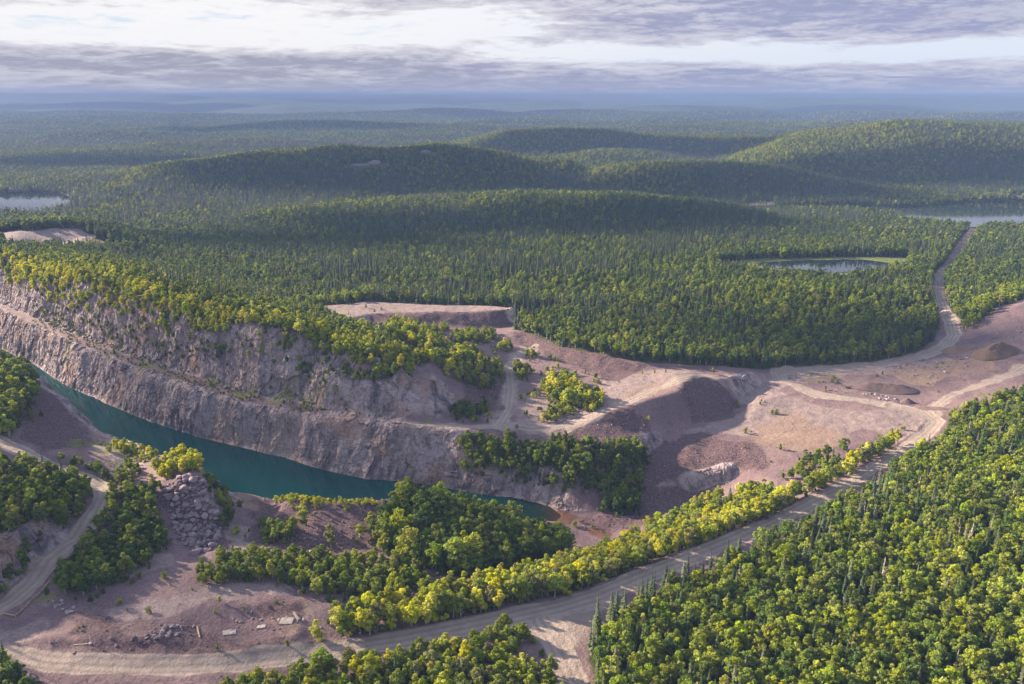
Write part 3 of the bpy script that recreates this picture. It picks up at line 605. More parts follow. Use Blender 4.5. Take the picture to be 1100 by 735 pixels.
def land():
    V = np.stack([FX, FY, FZ], -1).reshape(-1, 3); Q = quads(len(ROWS), NCOL)
    dx = np.gradient(FZ, axis=1)/np.maximum(np.gradient(FX, axis=1), 1e-6)
    dzr = np.gradient(FZ, axis=0); dyr = np.gradient(FY, axis=0); dxr = np.gradient(FX, axis=0)
    dy = (dzr - dx*dxr)/dyr
    N = np.stack([-dx, -dy, np.ones_like(dx)], -1); N /= np.linalg.norm(N, axis=-1, keepdims=True); N = N.reshape(-1, 3)
    flat = {k: v.ravel() for k, v in LA.items()}; q = GQ.ravel()
    fm = lambda a: a[Q].mean(1)
    rk, rdw, qq, yy = fm(flat['rock']), fm(flat['road']), fm(q), fm(FY.ravel())
    cx = FX.ravel()[Q].mean(1)
    kind = np.where(yy > 900, 4, np.where((rk > 0.5), 1, np.where(rdw > 0.5, 2, np.where(qq > 0.5, 3, 0))))
    for k, nm in enumerate(['woodland_ground', 'quarry_cliff', 'gravel_road', 'quarry_ground', 'hills']):
        F_ = Q[kind == k]; used, inv = np.unique(F_, return_inverse=True); Vu, Fu = V[used], inv.reshape(-1, 4); fl = {kk: vv[used] for kk, vv in flat.items()}
        if k == 1:
            keys = list(flat); Vu, Nu, Cu, Fu = refine(F_, V, N, np.stack([flat[kk] for kk in keys], 1), 4); fl = {kk: Cu[:, j] for j, kk in enumerate(keys)}
            Vu = split_rock(Vu, Nu, sstep(fl['rock'], 0.45, 0.85)*sstep(Vu[:, 2], WL-1, WL+2)); print('rock facets', len(Fu))
        me = mesh_from(nm, Vu, Fu, [GROUND], k != 1)
        for an, ks in (('cover_a', ('road','light','dark')), ('cover_b', ('grass','rock','tan')), ('cover_c', ('forest','wet','marsh'))):
            a = me.attributes.new(an, 'FLOAT_COLOR', 'POINT'); d = np.ones((len(Vu), 4), np.float32)
            for j, kk in enumerate(ks): d[:, j] = fl[kk]
            a.data.foreach_set('color', d.ravel())
        a = me.attributes.new('road_side', 'FLOAT', 'POINT'); a.data.foreach_set('value', fl['side'].astype(np.float32))
        if k != 1: me.normals_split_custom_set_from_vertices([tuple(n) for n in N[used]])
        o = bpy.data.objects.new(nm, me); COL.objects.link(o); o['kind'] = 'structure'
        o['label'] = {0: 'dark forest floor under the trees around the quarry', 1: 'purplish grey blasted rock wall stepped in two benches above the water', 2: 'pale gravel haul road winding through the quarry', 3: 'bare purplish gravel and broken rock of the quarry floor', 4: 'rolling wooded hills reaching to the horizon'}[k]
land()

def water_mat(name, col, rough, spec, bump=0.0, scale=0.4):
    m = bpy.data.materials.new(name); m.use_nodes = True; T = NT(m.node_tree); b = T.n['Principled BSDF']
    pos = T.node('ShaderNodeNewGeometry').outputs['Position']
    b.inputs['Base Color'].default_value = (*col, 1); b.inputs['Roughness'].default_value = rough; b.inputs['Specular IOR Level'].default_value = spec
    if bump:
        n = T.noise(pos, scale, 4, 0.6); bp = T.node('ShaderNodeBump', ins={'Height': n, 'Strength': bump, 'Distance': 0.15}); T.l.new(bp.outputs[0], b.inputs['Normal'])
    return m
def sheet(name, pts, z, mat, label):
    bm = bmesh.new(); f = bm.faces.new([bm.verts.new((p[0], p[1], z)) for p in pts]); bm.normal_update()
    if f.normal.z < 0: f.normal_flip()
    bmesh.ops.triangulate(bm, faces=bm.faces[:]); me = bpy.data.meshes.new(name); bm.to_mesh(me); bm.free(); me.materials.append(mat)
    o = bpy.data.objects.new(name, me); COL.objects.link(o); o['kind'] = 'structure'; o['label'] = label; return o
def pit_water_material():
    m = water_mat('pit_water', (0.004, 0.062, 0.066), 0.05, 0.24, 0.25, 0.7); T = NT(m.node_tree); b = T.n['Principled BSDF']
    pos = T.node('ShaderNodeNewGeometry').outputs['Position']; sx = T.node('ShaderNodeSeparateXYZ'); T.l.new(pos, sx.inputs[0])
    n = T.noise(pos, 0.03, 3)
    c = T.mix(T.ramp(n, 0.3, 0.7), (0.0006, 0.022, 0.025, 1), (0.001, 0.031, 0.033, 1))
    c = T.mix(T.ramp(sx.outputs[0], -12.0, 14.0), c, (0.006, 0.020, 0.016, 1))     # the water shoals and browns at its east end
    c = T.mix(T.ramp(sx.outputs[0], 10.0, 24.0), c, (0.034, 0.020, 0.014, 1))
    T.l.new(c, b.inputs['Base Color']); return m
sheet('pit_water', [(-460, 600), (-460, 325), (60, 325), (60, 600)], WL, pit_water_material(), 'still dark teal water filling the quarry pit')
LW = water_mat('lake_water', (0.010, 0.018, 0.026), 0.03, 0.5, 0.05, 0.25)
sheet('lake', LAKES['west'], 0.05, LW, 'bright lake mirroring the pale sky behind the wooded plain')
sheet('lake', LAKES['east'], 0.05, LW, 'blue lake beyond the forest at the end of the gravel road')
sheet('pond', POND, 0.05, LW, 'small dark pond in a grassy clearing behind the wooded hill')
# ------------------------------------------------------------------ foliage
def leaf_material(name, trans, rough=0.75):
    m = bpy.data.materials.new(name); m.use_nodes = True; T = NT(m.node_tree); T.n.clear()
    out = T.node('ShaderNodeOutputMaterial'); oi = T.node('ShaderNodeObjectInfo'); ta = T.node('ShaderNodeAttribute', attribute_name='tint', attribute_type='INSTANCER')
    hs = T.node('ShaderNodeHueSaturation', ins={'Color': ta.outputs['Color'], 'Hue': T.math('ADD', 0.485, T.math('MULTIPLY', oi.outputs['Random'], 0.03)),
        'Saturation': T.math('ADD', 0.85, T.math('MULTIPLY', T.math('FRACT', T.math('MULTIPLY', oi.outputs['Random'], 7.3)), 0.25)),
        'Value': T.math('ADD', 0.72, T.math('MULTIPLY', T.math('FRACT', T.math('MULTIPLY', oi.outputs['Random'], 13.7)), 0.56))})
    tc = T.node('ShaderNodeTexCoord'); n = T.noise(tc.outputs['Object'], 0.9, 3)
    c = T.mix(T.ramp(n, 0.3, 0.7), hs.outputs[0], T.mix(1.0, hs.outputs[0], (1.22, 1.16, 1.0, 1), 'MULTIPLY'))
    b = T.node('ShaderNodeBsdfPrincipled', ins={'Base Color': c, 'Roughness': rough, 'Specular IOR Level': 0.18})
    t = T.node('ShaderNodeBsdfTranslucent', ins={'Color': T.mix(1.0, c, (1.25, 1.15, 0.55, 1), 'MULTIPLY')})
    mx = T.node('ShaderNodeMixShader', ins={0: trans}); T.l.new(b.outputs[0], mx.inputs[1]); T.l.new(t.outputs[0], mx.inputs[2]); T.l.new(mx.outputs[0], out.inputs[0])
    return m
BROAD_M = leaf_material('broad_leaves', 0.42); NEEDLE_M = leaf_material('needles', 0.18)
def plain(name, col, rough=0.9, var=0.0, scale=1.0):
    m = bpy.data.materials.new(name); m.use_nodes = True; T = NT(m.node_tree); b = T.n['Principled BSDF']; b.inputs['Roughness'].default_value = rough; b.inputs['Specular IOR Level'].default_value = 0.2
    oi = T.node('ShaderNodeObjectInfo'); tc = T.node('ShaderNodeTexCoord'); n = T.noise(tc.outputs['Object'], scale, 4, 0.65)
    f = T.math('ADD', T.math('MULTIPLY', T.math('SUBTRACT', oi.outputs['Random'], 0.5), var), T.math('ADD', 0.6, T.math('MULTIPLY', n, 0.8)))
    v = T.node('ShaderNodeVectorMath', operation='SCALE', ins={0: col, 'Scale': f}); T.l.new(v.outputs[0], b.inputs['Base Color']); return m
BARK_PALE = plain('pale_bark', (0.36, 0.33, 0.28), 0.9, 0.3, 3.0); BARK_DARK = plain('dark_bark', (0.12, 0.095, 0.08), 0.95, 0.3, 3.0)
DEADW = plain('weathered_wood', (0.30, 0.24, 0.21), 0.95, 0.5, 2.0)

def rnd_dirs(n, r): 
    v = r.normal(size=(n, 3)); return v/np.linalg.norm(v, axis=1, keepdims=True)
def leaf_quads(C, N, size, r, squash=0.6):             # one bent diamond per leaf spray, facing N
    n = len(C); a = np.cross(N, rnd_dirs(n, r)); a /= np.linalg.norm(a, axis=1, keepdims=True)+1e-9; b = np.cross(N, a)
    s = (size*(0.65+0.7*r.random(n)))[:, None]
    V = np.stack([C - a*s, C - b*s*squash + N*s*0.18, C + a*s, C + b*s*squash - N*s*0.12], 1)
    return V.reshape(-1, 3), np.arange(4*n).reshape(n, 4)
def crown_broad(name, seed, H, wide, n, leaf, blobs, low=0.22):
    r = np.random.default_rng(seed); pts = []; nor = []
    cz = H*(low + (1-low)*0.5); rz = H*(1-low)*0.5; rx = H*wide
    B = []
    for k in range(blobs):
        d = rnd_dirs(1, r)[0]; q = r.random()**0.45*0.86
        c = np.array((d[0]*rx*q, d[1]*rx*q, cz + d[2]*rz*q)); taper = 1 - 0.45*max(0, (c[2]-cz)/rz)
        B.append((c*np.array((taper, taper, 1)), rx*(0.22 + 0.24*r.random())*(1 - 0.25*max(0, d[2]))))
    B.append((np.array((0.1*rx, 0, cz + rz*0.72)), rx*0.30)); B.append((np.array((0, 0, cz-0.1*rz)), rx*0.5))
    vol = np.array([b[1]**2 for b in B]); cnt = np.maximum(6, (n*vol/vol.sum()).astype(int))
    for (c, br), m in zip(B, cnt):
        d = rnd_dirs(m, r); d[:, 2] = np.abs(d[:, 2])*np.where(r.random(m) < 0.72, 1, -1)
        p = c + d*br*(0.70 + 0.38*r.random((m, 1)))*np.array((1, 1, 0.92))
        keep = np.ones(m, bool)
        for c2, b2 in B: keep &= ~((np.linalg.norm(p - c2, axis=1) < b2*0.66))
        pts.append(p[keep]); nor.append((d + 0.6*rnd_dirs(m, r))[keep])
    P = np.concatenate(pts); N = np.concatenate(nor); N /= np.linalg.norm(N, axis=1, keepdims=True)
    V, Q = leaf_quads(P, N, leaf, r, 0.7)
    return mesh_from(name, V, Q, [BROAD_M], False)
def crown_spruce(name, seed, H, wide, levels, branches, mat, sparse=0.0, low=0.06):
    r = np.random.default_rng(seed); V = []; 
    for k in range(levels):
        f = k/(levels-1); z = H*(low + (1-low)*f**0.92); R = H*wide*((1-f)**0.85)*(0.75+0.45*r.random()) + 0.10
        nb = max(4, int(branches*(1-0.45*f)))
        for j in range(nb):
            if r.random() < sparse: continue
            a = 2*math.pi*(j/nb) + r.random()*1.3; L = R*(0.65+0.5*r.random()); dr = 0.22+0.28*r.random(); w_ = max(0.16, L*0.36)*(0.8+0.4*r.random())
            dv = np.array((math.cos(a), math.sin(a), 0)); sv = np.array((-math.sin(a), math.cos(a), 0)); z0 = z + 0.15*r.normal()
            tip = dv*L + np.array((0, 0, z0 - L*dr)); mid = dv*L*0.55 + np.array((0, 0, z0 - L*dr*0.25)); root = np.array((0, 0, z0 + 0.2))
            V += [root, mid + sv*w_ - np.array((0, 0, 0.16*L)), tip, mid - sv*w_ - np.array((0, 0, 0.16*L))]
    V += [np.array((0.16, 0, H*0.90)), np.array((0, 0.1, H*1.04)), np.array((-0.16, 0, H*0.90)), np.array((0, -0.1, H*0.88))]
    V = np.array(V); Q = np.arange(len(V)).reshape(-1, 4)
    return mesh_from(name, V, Q, [mat], False)
def stem(name, H, r0, seed, mat, limbs=5, lean=0.25):
    r = np.random.default_rng(seed); V = []; Q = []
    def tube(pts, rads, sides=6):
        o = len(V)
        for p, q in zip(pts, rads):
            for s in range(sides):
                a = 2*math.pi*s/sides; V.append((p[0]+q*math.cos(a), p[1]+q*math.sin(a), p[2]))
        for i in range(len(pts)-1):
            for s in range(sides): Q.append((o+i*sides+s, o+i*sides+(s+1) % sides, o+(i+1)*sides+(s+1) % sides, o+(i+1)*sides+s))
    n = 6; pts = [np.array((lean*r.normal()*i/n, lean*r.normal()*i/n, -0.6 + (H+0.6)*i/(n-1))) for i in range(n)]
    tube(pts, [r0*(1.15 - 0.95*i/(n-1)) for i in range(n)])
    for k in range(limbs):
        i = r.integers(1, n-2); b = pts[i]; a = r.random()*2*math.pi; L = H*(0.16+0.12*r.random())
        e = b + np.array((math.cos(a)*L, math.sin(a)*L, L*(0.5+0.5*r.random()))); tube([b, (b+e)/2 + np.array((0, 0, 0.1*L)), e], [r0*0.42, r0*0.3, r0*0.1], 5)
    return mesh_from(name, np.array(V), np.array(Q), [mat], True)

BROAD = [(crown_broad('crown', 100+i, 10.0, wd, n, lf, nb, lo), stem('trunk', 7.6, 0.17, 300+i, BARK_PALE)) for i, (wd, n, lf, nb, lo) in enumerate(
    [(0.31, 1300, 0.38, 17, 0.20), (0.36, 1500, 0.38, 22, 0.18), (0.28, 1200, 0.36, 15, 0.14), (0.33, 1350, 0.38, 19, 0.22), (0.21, 1050, 0.34, 15, 0.10), (0.25, 1150, 0.34, 17, 0.08)])]
SPRUCE = [(crown_spruce('crown', 400+i, 13.0, wd, lv, br, NEEDLE_M, sp), stem('trunk', 12.4, 0.16, 500+i, BARK_DARK, 0, 0.05)) for i, (wd, lv, br, sp) in enumerate(
    [(0.165, 22, 9, 0.05), (0.145, 24, 8, 0.12), (0.19, 20, 10, 0.08), (0.125, 22, 8, 0.28)])]
SNAG = [(crown_spruce('branches', 600+i, 12.0, 0.085, 17, 6, DEADW, 0.35, 0.15), stem('trunk', 11.8, 0.13, 610+i, DEADW, 3, 0.05)) for i in range(2)]
SHRUB = [(crown_broad('foliage', 700+i, 2.6, wd, n, 0.17, nb, 0.02), stem('stem', 1.8, 0.05, 710+i, BARK_DARK, 3, 0.1)) for i, (wd, n, nb) in enumerate([(0.42, 520, 7), (0.55, 640, 9), (0.36, 460, 6)])]
BROAD_LO = [crown_broad('crown', 800+i, 10.0, wd, n, lf, nb, 0.12) for i, (wd, n, lf, nb) in enumerate([(0.30, 200, 0.85, 9), (0.34, 220, 0.9, 10), (0.25, 180, 0.8, 8)])]
SPRUCE_LO = [crown_spruce('crown', 850+i, 13.0, wd, 9, 6, NEEDLE_M, 0.0) for i, wd in enumerate((0.20, 0.17, 0.23))]

TINT_B = {'yellow': (0.205, 0.250, 0.022), 'green': (0.138, 0.182, 0.021), 'deep': (0.070, 0.116, 0.020), 'pale': (0.165, 0.180, 0.065), 'sunlit': (0.330, 0.345, 0.026)}  # the last tint paints sunlight into the leaves of brightly lit groves
TINT_S = {'dark': (0.032, 0.056, 0.024), 'olive': (0.056, 0.080, 0.028), 'grey': (0.078, 0.090, 0.058)}

# ------------------------------------------------------------------ where the trees stand
BX, BYY, BH, BK, BT, BZ = [], [], [], [], [], []         # x, y, height, kind, tint, zone
def put(x, y, h, kind, tint, zone): BX.append(x); BYY.append(y); BH.append(h); BK.append(kind); BT.append(tint); BZ.append(zone)
def clear(x, y):                                          # no trees on roads, lakes, water
    x = np.asarray(x); y = np.asarray(y)
    ok = ~((x > GX0) & (x < GX1) & (y > GY0) & (y < GY1) & ((samp(roads, x, y) > 0.25) | (samp(marsh, x, y) > 0.4)))
    for k, p in LAKES.items(): ok &= ~in_poly(x, y, p)
    ok &= height(x, y) > WL + 0.6
    return ok
def grid_in(poly, sp):
    P = np.array(poly); x0, x1, y0, y1 = P[:, 0].min(), P[:, 0].max(), P[:, 1].min(), P[:, 1].max()
    gx, gy = np.meshgrid(np.arange(x0, x1, sp), np.arange(y0, y1, sp)); gx = gx + (np.arange(gx.shape[0]) % 2)[:, None]*sp/2
    x = gx.ravel() + rng.uniform(-.42, .42, gx.size)*sp; y = gy.ravel() + rng.uniform(-.42, .42, gx.size)*sp
    m = in_poly(x, y, poly); return x[m], y[m]
def choose(tints, n):
    ks = list(tints); p = np.array([tints[k] for k in ks], float); return [ks[i] for i in rng.choice(len(ks), n, p=p/p.sum())]
ZONES = {}
def grove(zone, where, poly, sp, h, spruce, tints, keep=1.0, gaps=0.0, stints=None):
    """WHERE: words for the labels; H: (least, most) height; SPRUCE: share of conifers."""
    ZONES[zone] = where
    x, y = grid_in(poly, sp); m = clear(x, y) & (rng.random(len(x)) < keep)
    if gaps: m &= fbm(x, y, 16, 3, 131) > -1 + 2*gaps - 0.55
    x, y = x[m], y[m]; t = choose(tints, len(x)); st = choose(stints or {'dark': 3, 'olive': 2, 'grey': 1}, len(x))
    patch = fbm(x, y, 24, 2, 141)
    for i in range(len(x)):
        hh = h[0] + (h[1]-h[0])*(0.25 + 0.5*rng.random() + 0.25*(patch[i]+0.3))
        hh *= 1.30 if rng.random() < 0.06 else (0.72 if rng.random() < 0.10 else 1.0)
        if rng.random() < spruce*(1 + 1.3*patch[i]): put(x[i], y[i], hh*1.12, 's', st[i], zone)
        else: put(x[i], y[i], hh, 'b', t[i], zone)
def gz(*p): return [PZ(*q)[:2] for q in p]

# groves of the quarry, outlines walked on the ground
rimP = [(p[0]*0.985, p[1]-3) for p in rim[2:]]
grove('rim', 'on the cliff rim', [(p[0]-1.5, p[1]-4.0) for p in rim[1:]] + [(p[0]+14, p[1]+16) for p in crest[::-1][:-1]], 3.3, (5.5, 9.5), 0.0, {'sunlit': 6, 'yellow': 4, 'green': 2}, 0.97)
grove('rimslope', 'clinging to the rock just below the cliff rim', [(p[0]-1.5, p[1]-4) for p in rim[4:]] + [(p[0]-3, p[1]-8) for p in rim[4:][::-1]], 2.7, (2.5, 5), 0.0, {'green': 3, 'deep': 3, 'yellow': 1}, 0.7, 0.6)
grove('ledge', 'on the narrow ledge across the upper rock wall', area([(300,392),(330,396),(360,400),(440,403),(446,411),(400,413),(350,409),(315,404)]), 2.6, (2.0, 4.0), 0.0, {'deep': 3, 'green': 4}, 0.9, 0.28)
grove('bench', 'on the long bench between the two rock walls', [(p[0], p[1]+2.5) for p in bench_front[2:-3]] + [(p[0], p[1]+2) for p in bench_back[2:-1]][::-1], 2.4, (1.2, 2.8), 0.0, {'green': 4, 'deep': 3}, 0.5, 0.55)
grove('knoll', 'on the knoll above the end of the cliff', area([(420,384),(444,384),(462,392),(470,385),(505,378),(536,395),(538,405),(528,420),(500,416),(470,396),(455,380),(440,372),(410,362),(415,350),(440,348),(470,366),(490,380)]), 4.2, (5, 9), 0.0, {'sunlit': 3, 'yellow': 3, 'green': 4, 'deep': 1}, 0.92)
grove('hollow', 'in the hollow below the upper clearing', area([(483,366),(500,357),(533,358),(530,367),(505,369),(490,372)]) , 4.2, (5, 8), 0.0, {'yellow': 3, 'green': 4}, 0.95)
grove('hollow', 'in the hollow below the upper clearing', area([(457,352),(482,352),(482,360),(462,358)]), 4.2, (4, 7), 0.0, {'yellow': 2, 'green': 2}, 0.9)
for poly_, h_ in [([(549,410),(567,408),(568,398),(550,398)], (6, 9)), ([(542,421),(556,421),(556,412),(543,412)], (4, 6)), ([(560,384),(574,384),(574,376),(561,376)], (6, 8.5)), ([(536,378),(548,378),(548,371),(538,371)], (5, 7.5)),
                  ([(580,422),(596,406),(612,410),(622,424),(646,428),(646,437),(612,440),(590,432)], (6, 10)), ([(579,456),(594,456),(613,445),(608,439),(590,446)], (4, 6.5)), ([(622,436),(646,436),(648,444),(630,446)], (4, 6.5))]:
    grove('track', 'beside the gravel track in the quarry bowl', area(poly_), 3.2, h_, 0.0, {'sunlit': 3, 'yellow': 3, 'green': 3}, 0.95)
grove('knob', 'under the rock knob at the end of the cliff', area([(488,443),(500,437),(520,440),(520,450),(492,452),(478,450)]), 3.6, (4, 7), 0.0, {'deep': 3, 'green': 3}, 0.95)
grove('slope', 'on the slope above the end of the water', area([(492,472),(540,474),(600,480),(650,482),(690,478),(692,500),(688,528),(672,548),(648,540),(600,528),(560,520),(495,508)]), 3.0, (5.5, 9), 0.06, {'deep': 4, 'green': 4}, 0.95)
grove('slope', 'on the slope above the end of the water', area([(650,548),(682,532),(690,540),(682,553),(655,552)]), 3.0, (6, 9), 0.0, {'deep': 4, 'green': 2}, 0.95)
grove('westhill', 'on the hill above the left road', area([(-30,512),(20,500),(52,512),(98,524),(108,532),(98,550),(86,562),(62,576),(40,566),(0,575),(-30,580)]), 3.3, (6, 10), 0.12, {'green': 4, 'yellow': 2, 'deep': 2, 'pale': 1}, 0.97)
grove('westfoot', 'below the grey crag beside the left road', gz((-60,650,4),(-30,644,3.5),(0,618,4.5),(30,603,5.5),(55,588,7),(66,588,7),(48,606,5),(20,630,3.5),(-10,652,2),(-60,690,1)), 2.8, (3.5, 6.5), 0.1, {'deep': 3, 'green': 3}, 0.95)
grove('bank', 'on the steep bank above the dark water', area([(-40,388),(0,393),(30,402),(42,420),(38,440),(18,458),(15,482),(-40,470)]), 3.4, (8, 12), 0.12, {'deep': 3, 'green': 4, 'yellow': 1}, 0.95)
grove('roadhead', 'between the left road and the boulder heap', area([(40,498),(60,494),(88,500),(110,508),(130,512),(132,500),(120,492),(145,498),(150,512),(130,525),(115,518),(80,506),(50,502)]), 3.8, (4, 7), 0.0, {'green': 4, 'deep': 3, 'pale': 1}, 0.95)
grove('boulders', 'behind the boulder heap', area([(168,502),(195,496),(212,500),(214,508),(190,512),(172,520)]), 3.6, (6, 9), 0.0, {'sunlit': 4, 'yellow': 3}, 0.95)
grove('boulders', 'on the rim beyond the boulder heap', area([(122,475),(150,483),(170,490),(168,498),(140,492),(120,484)]), 3.4, (2.5, 4.5), 0.0, {'sunlit': 3, 'yellow': 3, 'green': 1}, 0.8)
grove('hollowroad', 'on the bank between the left road and the bare flat', area([(116,535),(140,528),(170,530),(172,560),(182,590),(165,605),(140,618),(112,634),(88,645),(62,640),(66,622),(90,592),(106,560)]), 3.3, (5, 8.5), 0.03, {'green': 5, 'deep': 4}, 0.97)
grove('gully', 'in the gully beside the boulder heap', area([(228,520),(242,530),(250,556),(262,580),(248,584),(240,560),(226,535)]), 3.5, (4, 7), 0.0, {'green': 4, 'deep': 3, 'yellow': 1}, 0.95)
grove('heapfoot', 'at the foot of the dark waste heap', area([(276,566),(300,560),(318,574),(312,584),(285,584)]), 3.6, (4.5, 7), 0.0, {'green': 4, 'deep': 2}, 0.95)
grove('heapfoot', 'on the dark waste heap', area([(305,560),(330,560),(330,578),(312,576)]), 4.6, (5, 8), 0.0, {'yellow': 3, 'green': 2}, 0.7)
grove('heapfoot', 'on the dark waste heap', area([(342,580),(366,580),(366,590),(342,590)]), 4.2, (7, 10), 0.0, {'yellow': 3, 'pale': 1}, 0.9)
grove('heapfoot', 'on the dark waste heap', area([(382,572),(420,560),(430,590),(400,598)]), 4.2, (6, 9), 0.0, {'yellow': 3, 'green': 2}, 0.9)
grove('heaprim', 'along the rim of the dark waste heap', area([(300,540),(325,534),(360,540),(420,533),(430,527),(432,534),(400,542),(340,546),(305,545)]), 3.2, (1.8, 3.6), 0.0, {'sunlit': 5, 'yellow': 2}, 0.85)
grove('terrace', 'scattered over the bare terraces of the quarry bowl', area([(500,402),(545,372),(640,400),(655,440),(600,462),(520,458),(480,450)]), 6.0, (1.6, 4.5), 0.0, {'sunlit': 2, 'yellow': 3, 'green': 4}, 0.26)
grove('terrace', 'scattered over the quarry floor', area([(640,440),(730,405),(830,400),(980,395),(1000,440),(900,478),(800,480),(700,480)]), 8.0, (1.0, 2.6), 0.0, {'yellow': 2, 'green': 4}, 0.07)
grove('mound', 'on the wooded mound beside the water', area([(405,560),(430,545),(450,542),(490,550),(530,562),(570,575),(612,585),(605,600),(560,612),(500,622),(450,612),(420,590)]), 3.3, (8, 12), 0.03, {'deep': 5, 'green': 4, 'yellow': 1}, 0.97)
grove('thicket', 'in the thicket behind the bare flat', area([(210,612),(235,600),(290,598),(350,600),(420,603),(450,615),(470,640),(430,640),(400,650),(340,640),(300,622),(240,630),(215,630)]), 3.3, (4, 7.5), 0.0, {'green': 5, 'deep': 2, 'yellow': 3}, 0.95, 0.08)
grove('belt', 'in the bright belt along the gravel road', area([(335,694),(352,672),(400,660),(450,652),(490,640),(530,626),(580,618),(640,606),(690,590),(740,572),(790,556),(840,540),(890,515),(925,494),(960,478),(985,470),(975,480),(930,503),(890,526),(830,556),(760,582),(700,606),(650,628),(590,646),(540,660),(470,679),(400,695)]), 3.4, (6.5, 10.5), 0.0, {'sunlit': 6, 'yellow': 4, 'green': 3, 'pale': 2}, 0.95, 0.12)
grove('pitend', 'on the slope under the gravel road', area([(640,596),(680,580),(720,560),(760,540),(800,530),(830,528),(835,538),(790,553),(740,570),(690,588),(650,604)]), 4.2, (5.5, 9), 0.02, {'sunlit': 3, 'yellow': 3, 'green': 4, 'deep': 1}, 0.9)
grove('pitend', 'on the slope under the gravel road', area([(860,496),(885,490),(905,492),(898,512),(862,520),(845,520)]), 4.6, (5, 8), 0.05, {'green': 4, 'deep': 2, 'yellow': 2}, 0.8)
grove('front', 'on the near side of the gravel road', area([(225,752),(280,735),(330,726),(400,714),(460,703),(510,690),(545,678),(572,680),(570,692),(556,700),(540,712),(575,718),(604,732),(618,770),(220,770)]), 3.1, (4.5, 8.5), 0.03, {'sunlit': 2, 'yellow': 3, 'green': 5, 'pale': 2}, 0.97)
grove('corner', 'in the near corner below the road', area([(-20,718),(22,722),(40,745),(40,775),(-30,775)]), 3.9, (6, 9), 0.1, {'green': 4, 'deep': 2}, 1.0)
grove('junction', 'beside the road junction', area([(548,716),(568,712),(566,720),(550,722)]), 4.2, (3, 5), 0.0, {'green': 3, 'pale': 1}, 0.9)
WOOD = gz((1180,415,0),(1110,430,0),(1055,452,-5),(1028,462,-7),(1020,482,-7.5),(965,520,-7),(905,560,-6.5),(835,597,-5.5),(765,624,-5),(705,652,-4),(662,680,-3.6),(640,705,-3.5),(652,790,-3.5),(1400,790,4),(1400,500,6))
grove('wood', 'in the dense mixed wood beyond the road', WOOD, 2.95, (5, 11.0), 0.30, {'green': 6, 'deep': 3, 'yellow': 4}, 0.96, 0.0, {'dark': 4, 'olive': 3, 'grey': 2})

# all other country is wooded
def country():
    Q = QUARRY
    out = []
    for (y0, y1, sp, sc) in ((140, 900, 4.0, 1.0), (900, 1500, 4.6, 0.95), (1500, 2600, 6.0, 0.95), (2600, 4300, 8.8, 1.1), (4300, 7000, 14.0, 1.5)):
        yy = np.arange(y0, y1, sp); xs = []; ys = []
        for y in yy:
            hw = 1.2*550/F*(CP*y + SP*CH); x = np.arange(-hw, hw, sp); xs.append(x + rng.uniform(-.45, .45, len(x))*sp); ys.append(np.full(len(x), y) + rng.uniform(-.45, .45, len(x))*sp)
        x = np.concatenate(xs); y = np.concatenate(ys)
        z = height(x, y)
        h = np.where(y < 700, 10.5, 11.5)*sc
        m = visible(x, y, z + h*1.3, 0.004)
        x, y, z, h = x[m], y[m], z[m], h[m]
        m = np.ones(len(x), bool)
        ins = (x > GX0) & (x < GX1) & (y > GY0) & (y < GY1-2)
        m &= ~(ins & ((samp(quarry, x, y) > 0.35) | (samp(roads, x, y) > 0.2) | (samp(marsh, x, y) > 0.4)))
        m &= ~in_poly(x, y, WOOD)
        for p in LAKES.values(): m &= ~in_poly(x, y, p)
        if y0 < 2600: m &= ~(bare_far(x, y) > 0.35)
        for (a, b, cy, rx, ry) in CRAGS:
            cx = PY(a, b, cy)[0]; m &= ~((((x-cx)/rx)**2 + ((y-cy)/ry)**2 + 0.6*fbm(x, y, 15, 2, 151)) < 1)
        x, y, z, h = x[m], y[m], z[m], h[m]
        p1 = fbm(x, y, 75, 3, 161); p2 = fbm(x, y, 420, 3, 171)
        eps = 8.0; slope = -((height(x+eps, y) - z)/eps*SUN.x + (height(x, y+eps) - z)/eps*SUN.y)  # tilt to the sun: sunward sides painted lighter by tint and fewer conifers
        ps = np.clip(0.36 + 0.34*sstep(y, 620, 1100) + 0.75*p1 + 0.6*p2 - 0.010*np.clip(z, 0, 40) - 1.6*np.clip(slope, -0.2, 0.3), 0.06, 0.95)
        con = rng.random(len(x)) < ps
        hh = h*(0.68 + 0.42*rng.random(len(x)) + 0.3*p1)*np.where(con, 1.12, 0.95)
        tb = np.where(rng.random(len(x)) < np.where(y > 650, 0.025, 0.10) + 0.22*p2 + 1.1*np.clip(slope, -0.1, 0.3), 0, np.where(rng.random(len(x)) < np.where(y > 650, 0.40, 0.6), 1, 2))
        ts = rng.choice(3, len(x), p=(0.55, 0.33, 0.12))
        out.append((x, y, z, hh, con, tb, ts))
    return [np.concatenate([o[i] for o in out]) for i in range(7)]
cx, cy, cz, chh, ccon, ctb, cts = country()
ex, ey, eh = np.array(BX), np.array(BYY), np.array(BH); ezz = height(ex, ey); em = visible(ex, ey, ezz + eh*1.2, 0.03)
ZONES['country'] = 'in the forest around the quarry'
TB = ['yellow', 'green', 'deep', 'pale', 'sunlit']; TS = ['dark', 'olive', 'grey']
AX = np.concatenate([ex[em], cx]); AY = np.concatenate([ey[em], cy]); AZ = np.concatenate([ezz[em], cz]); AH = np.concatenate([eh[em], chh])
ek = np.array(BK)[em]; et = [t for t, q in zip(BT, em) if q]; ezn = [t for t, q in zip(BZ, em) if q]
ACON = np.concatenate([ek == 's', ccon])
AT = np.array([(TS.index(t) if k == 's' else TB.index(t)) for t, k in zip(et, ek)] + list(np.where(ccon, cts, ctb)), int)
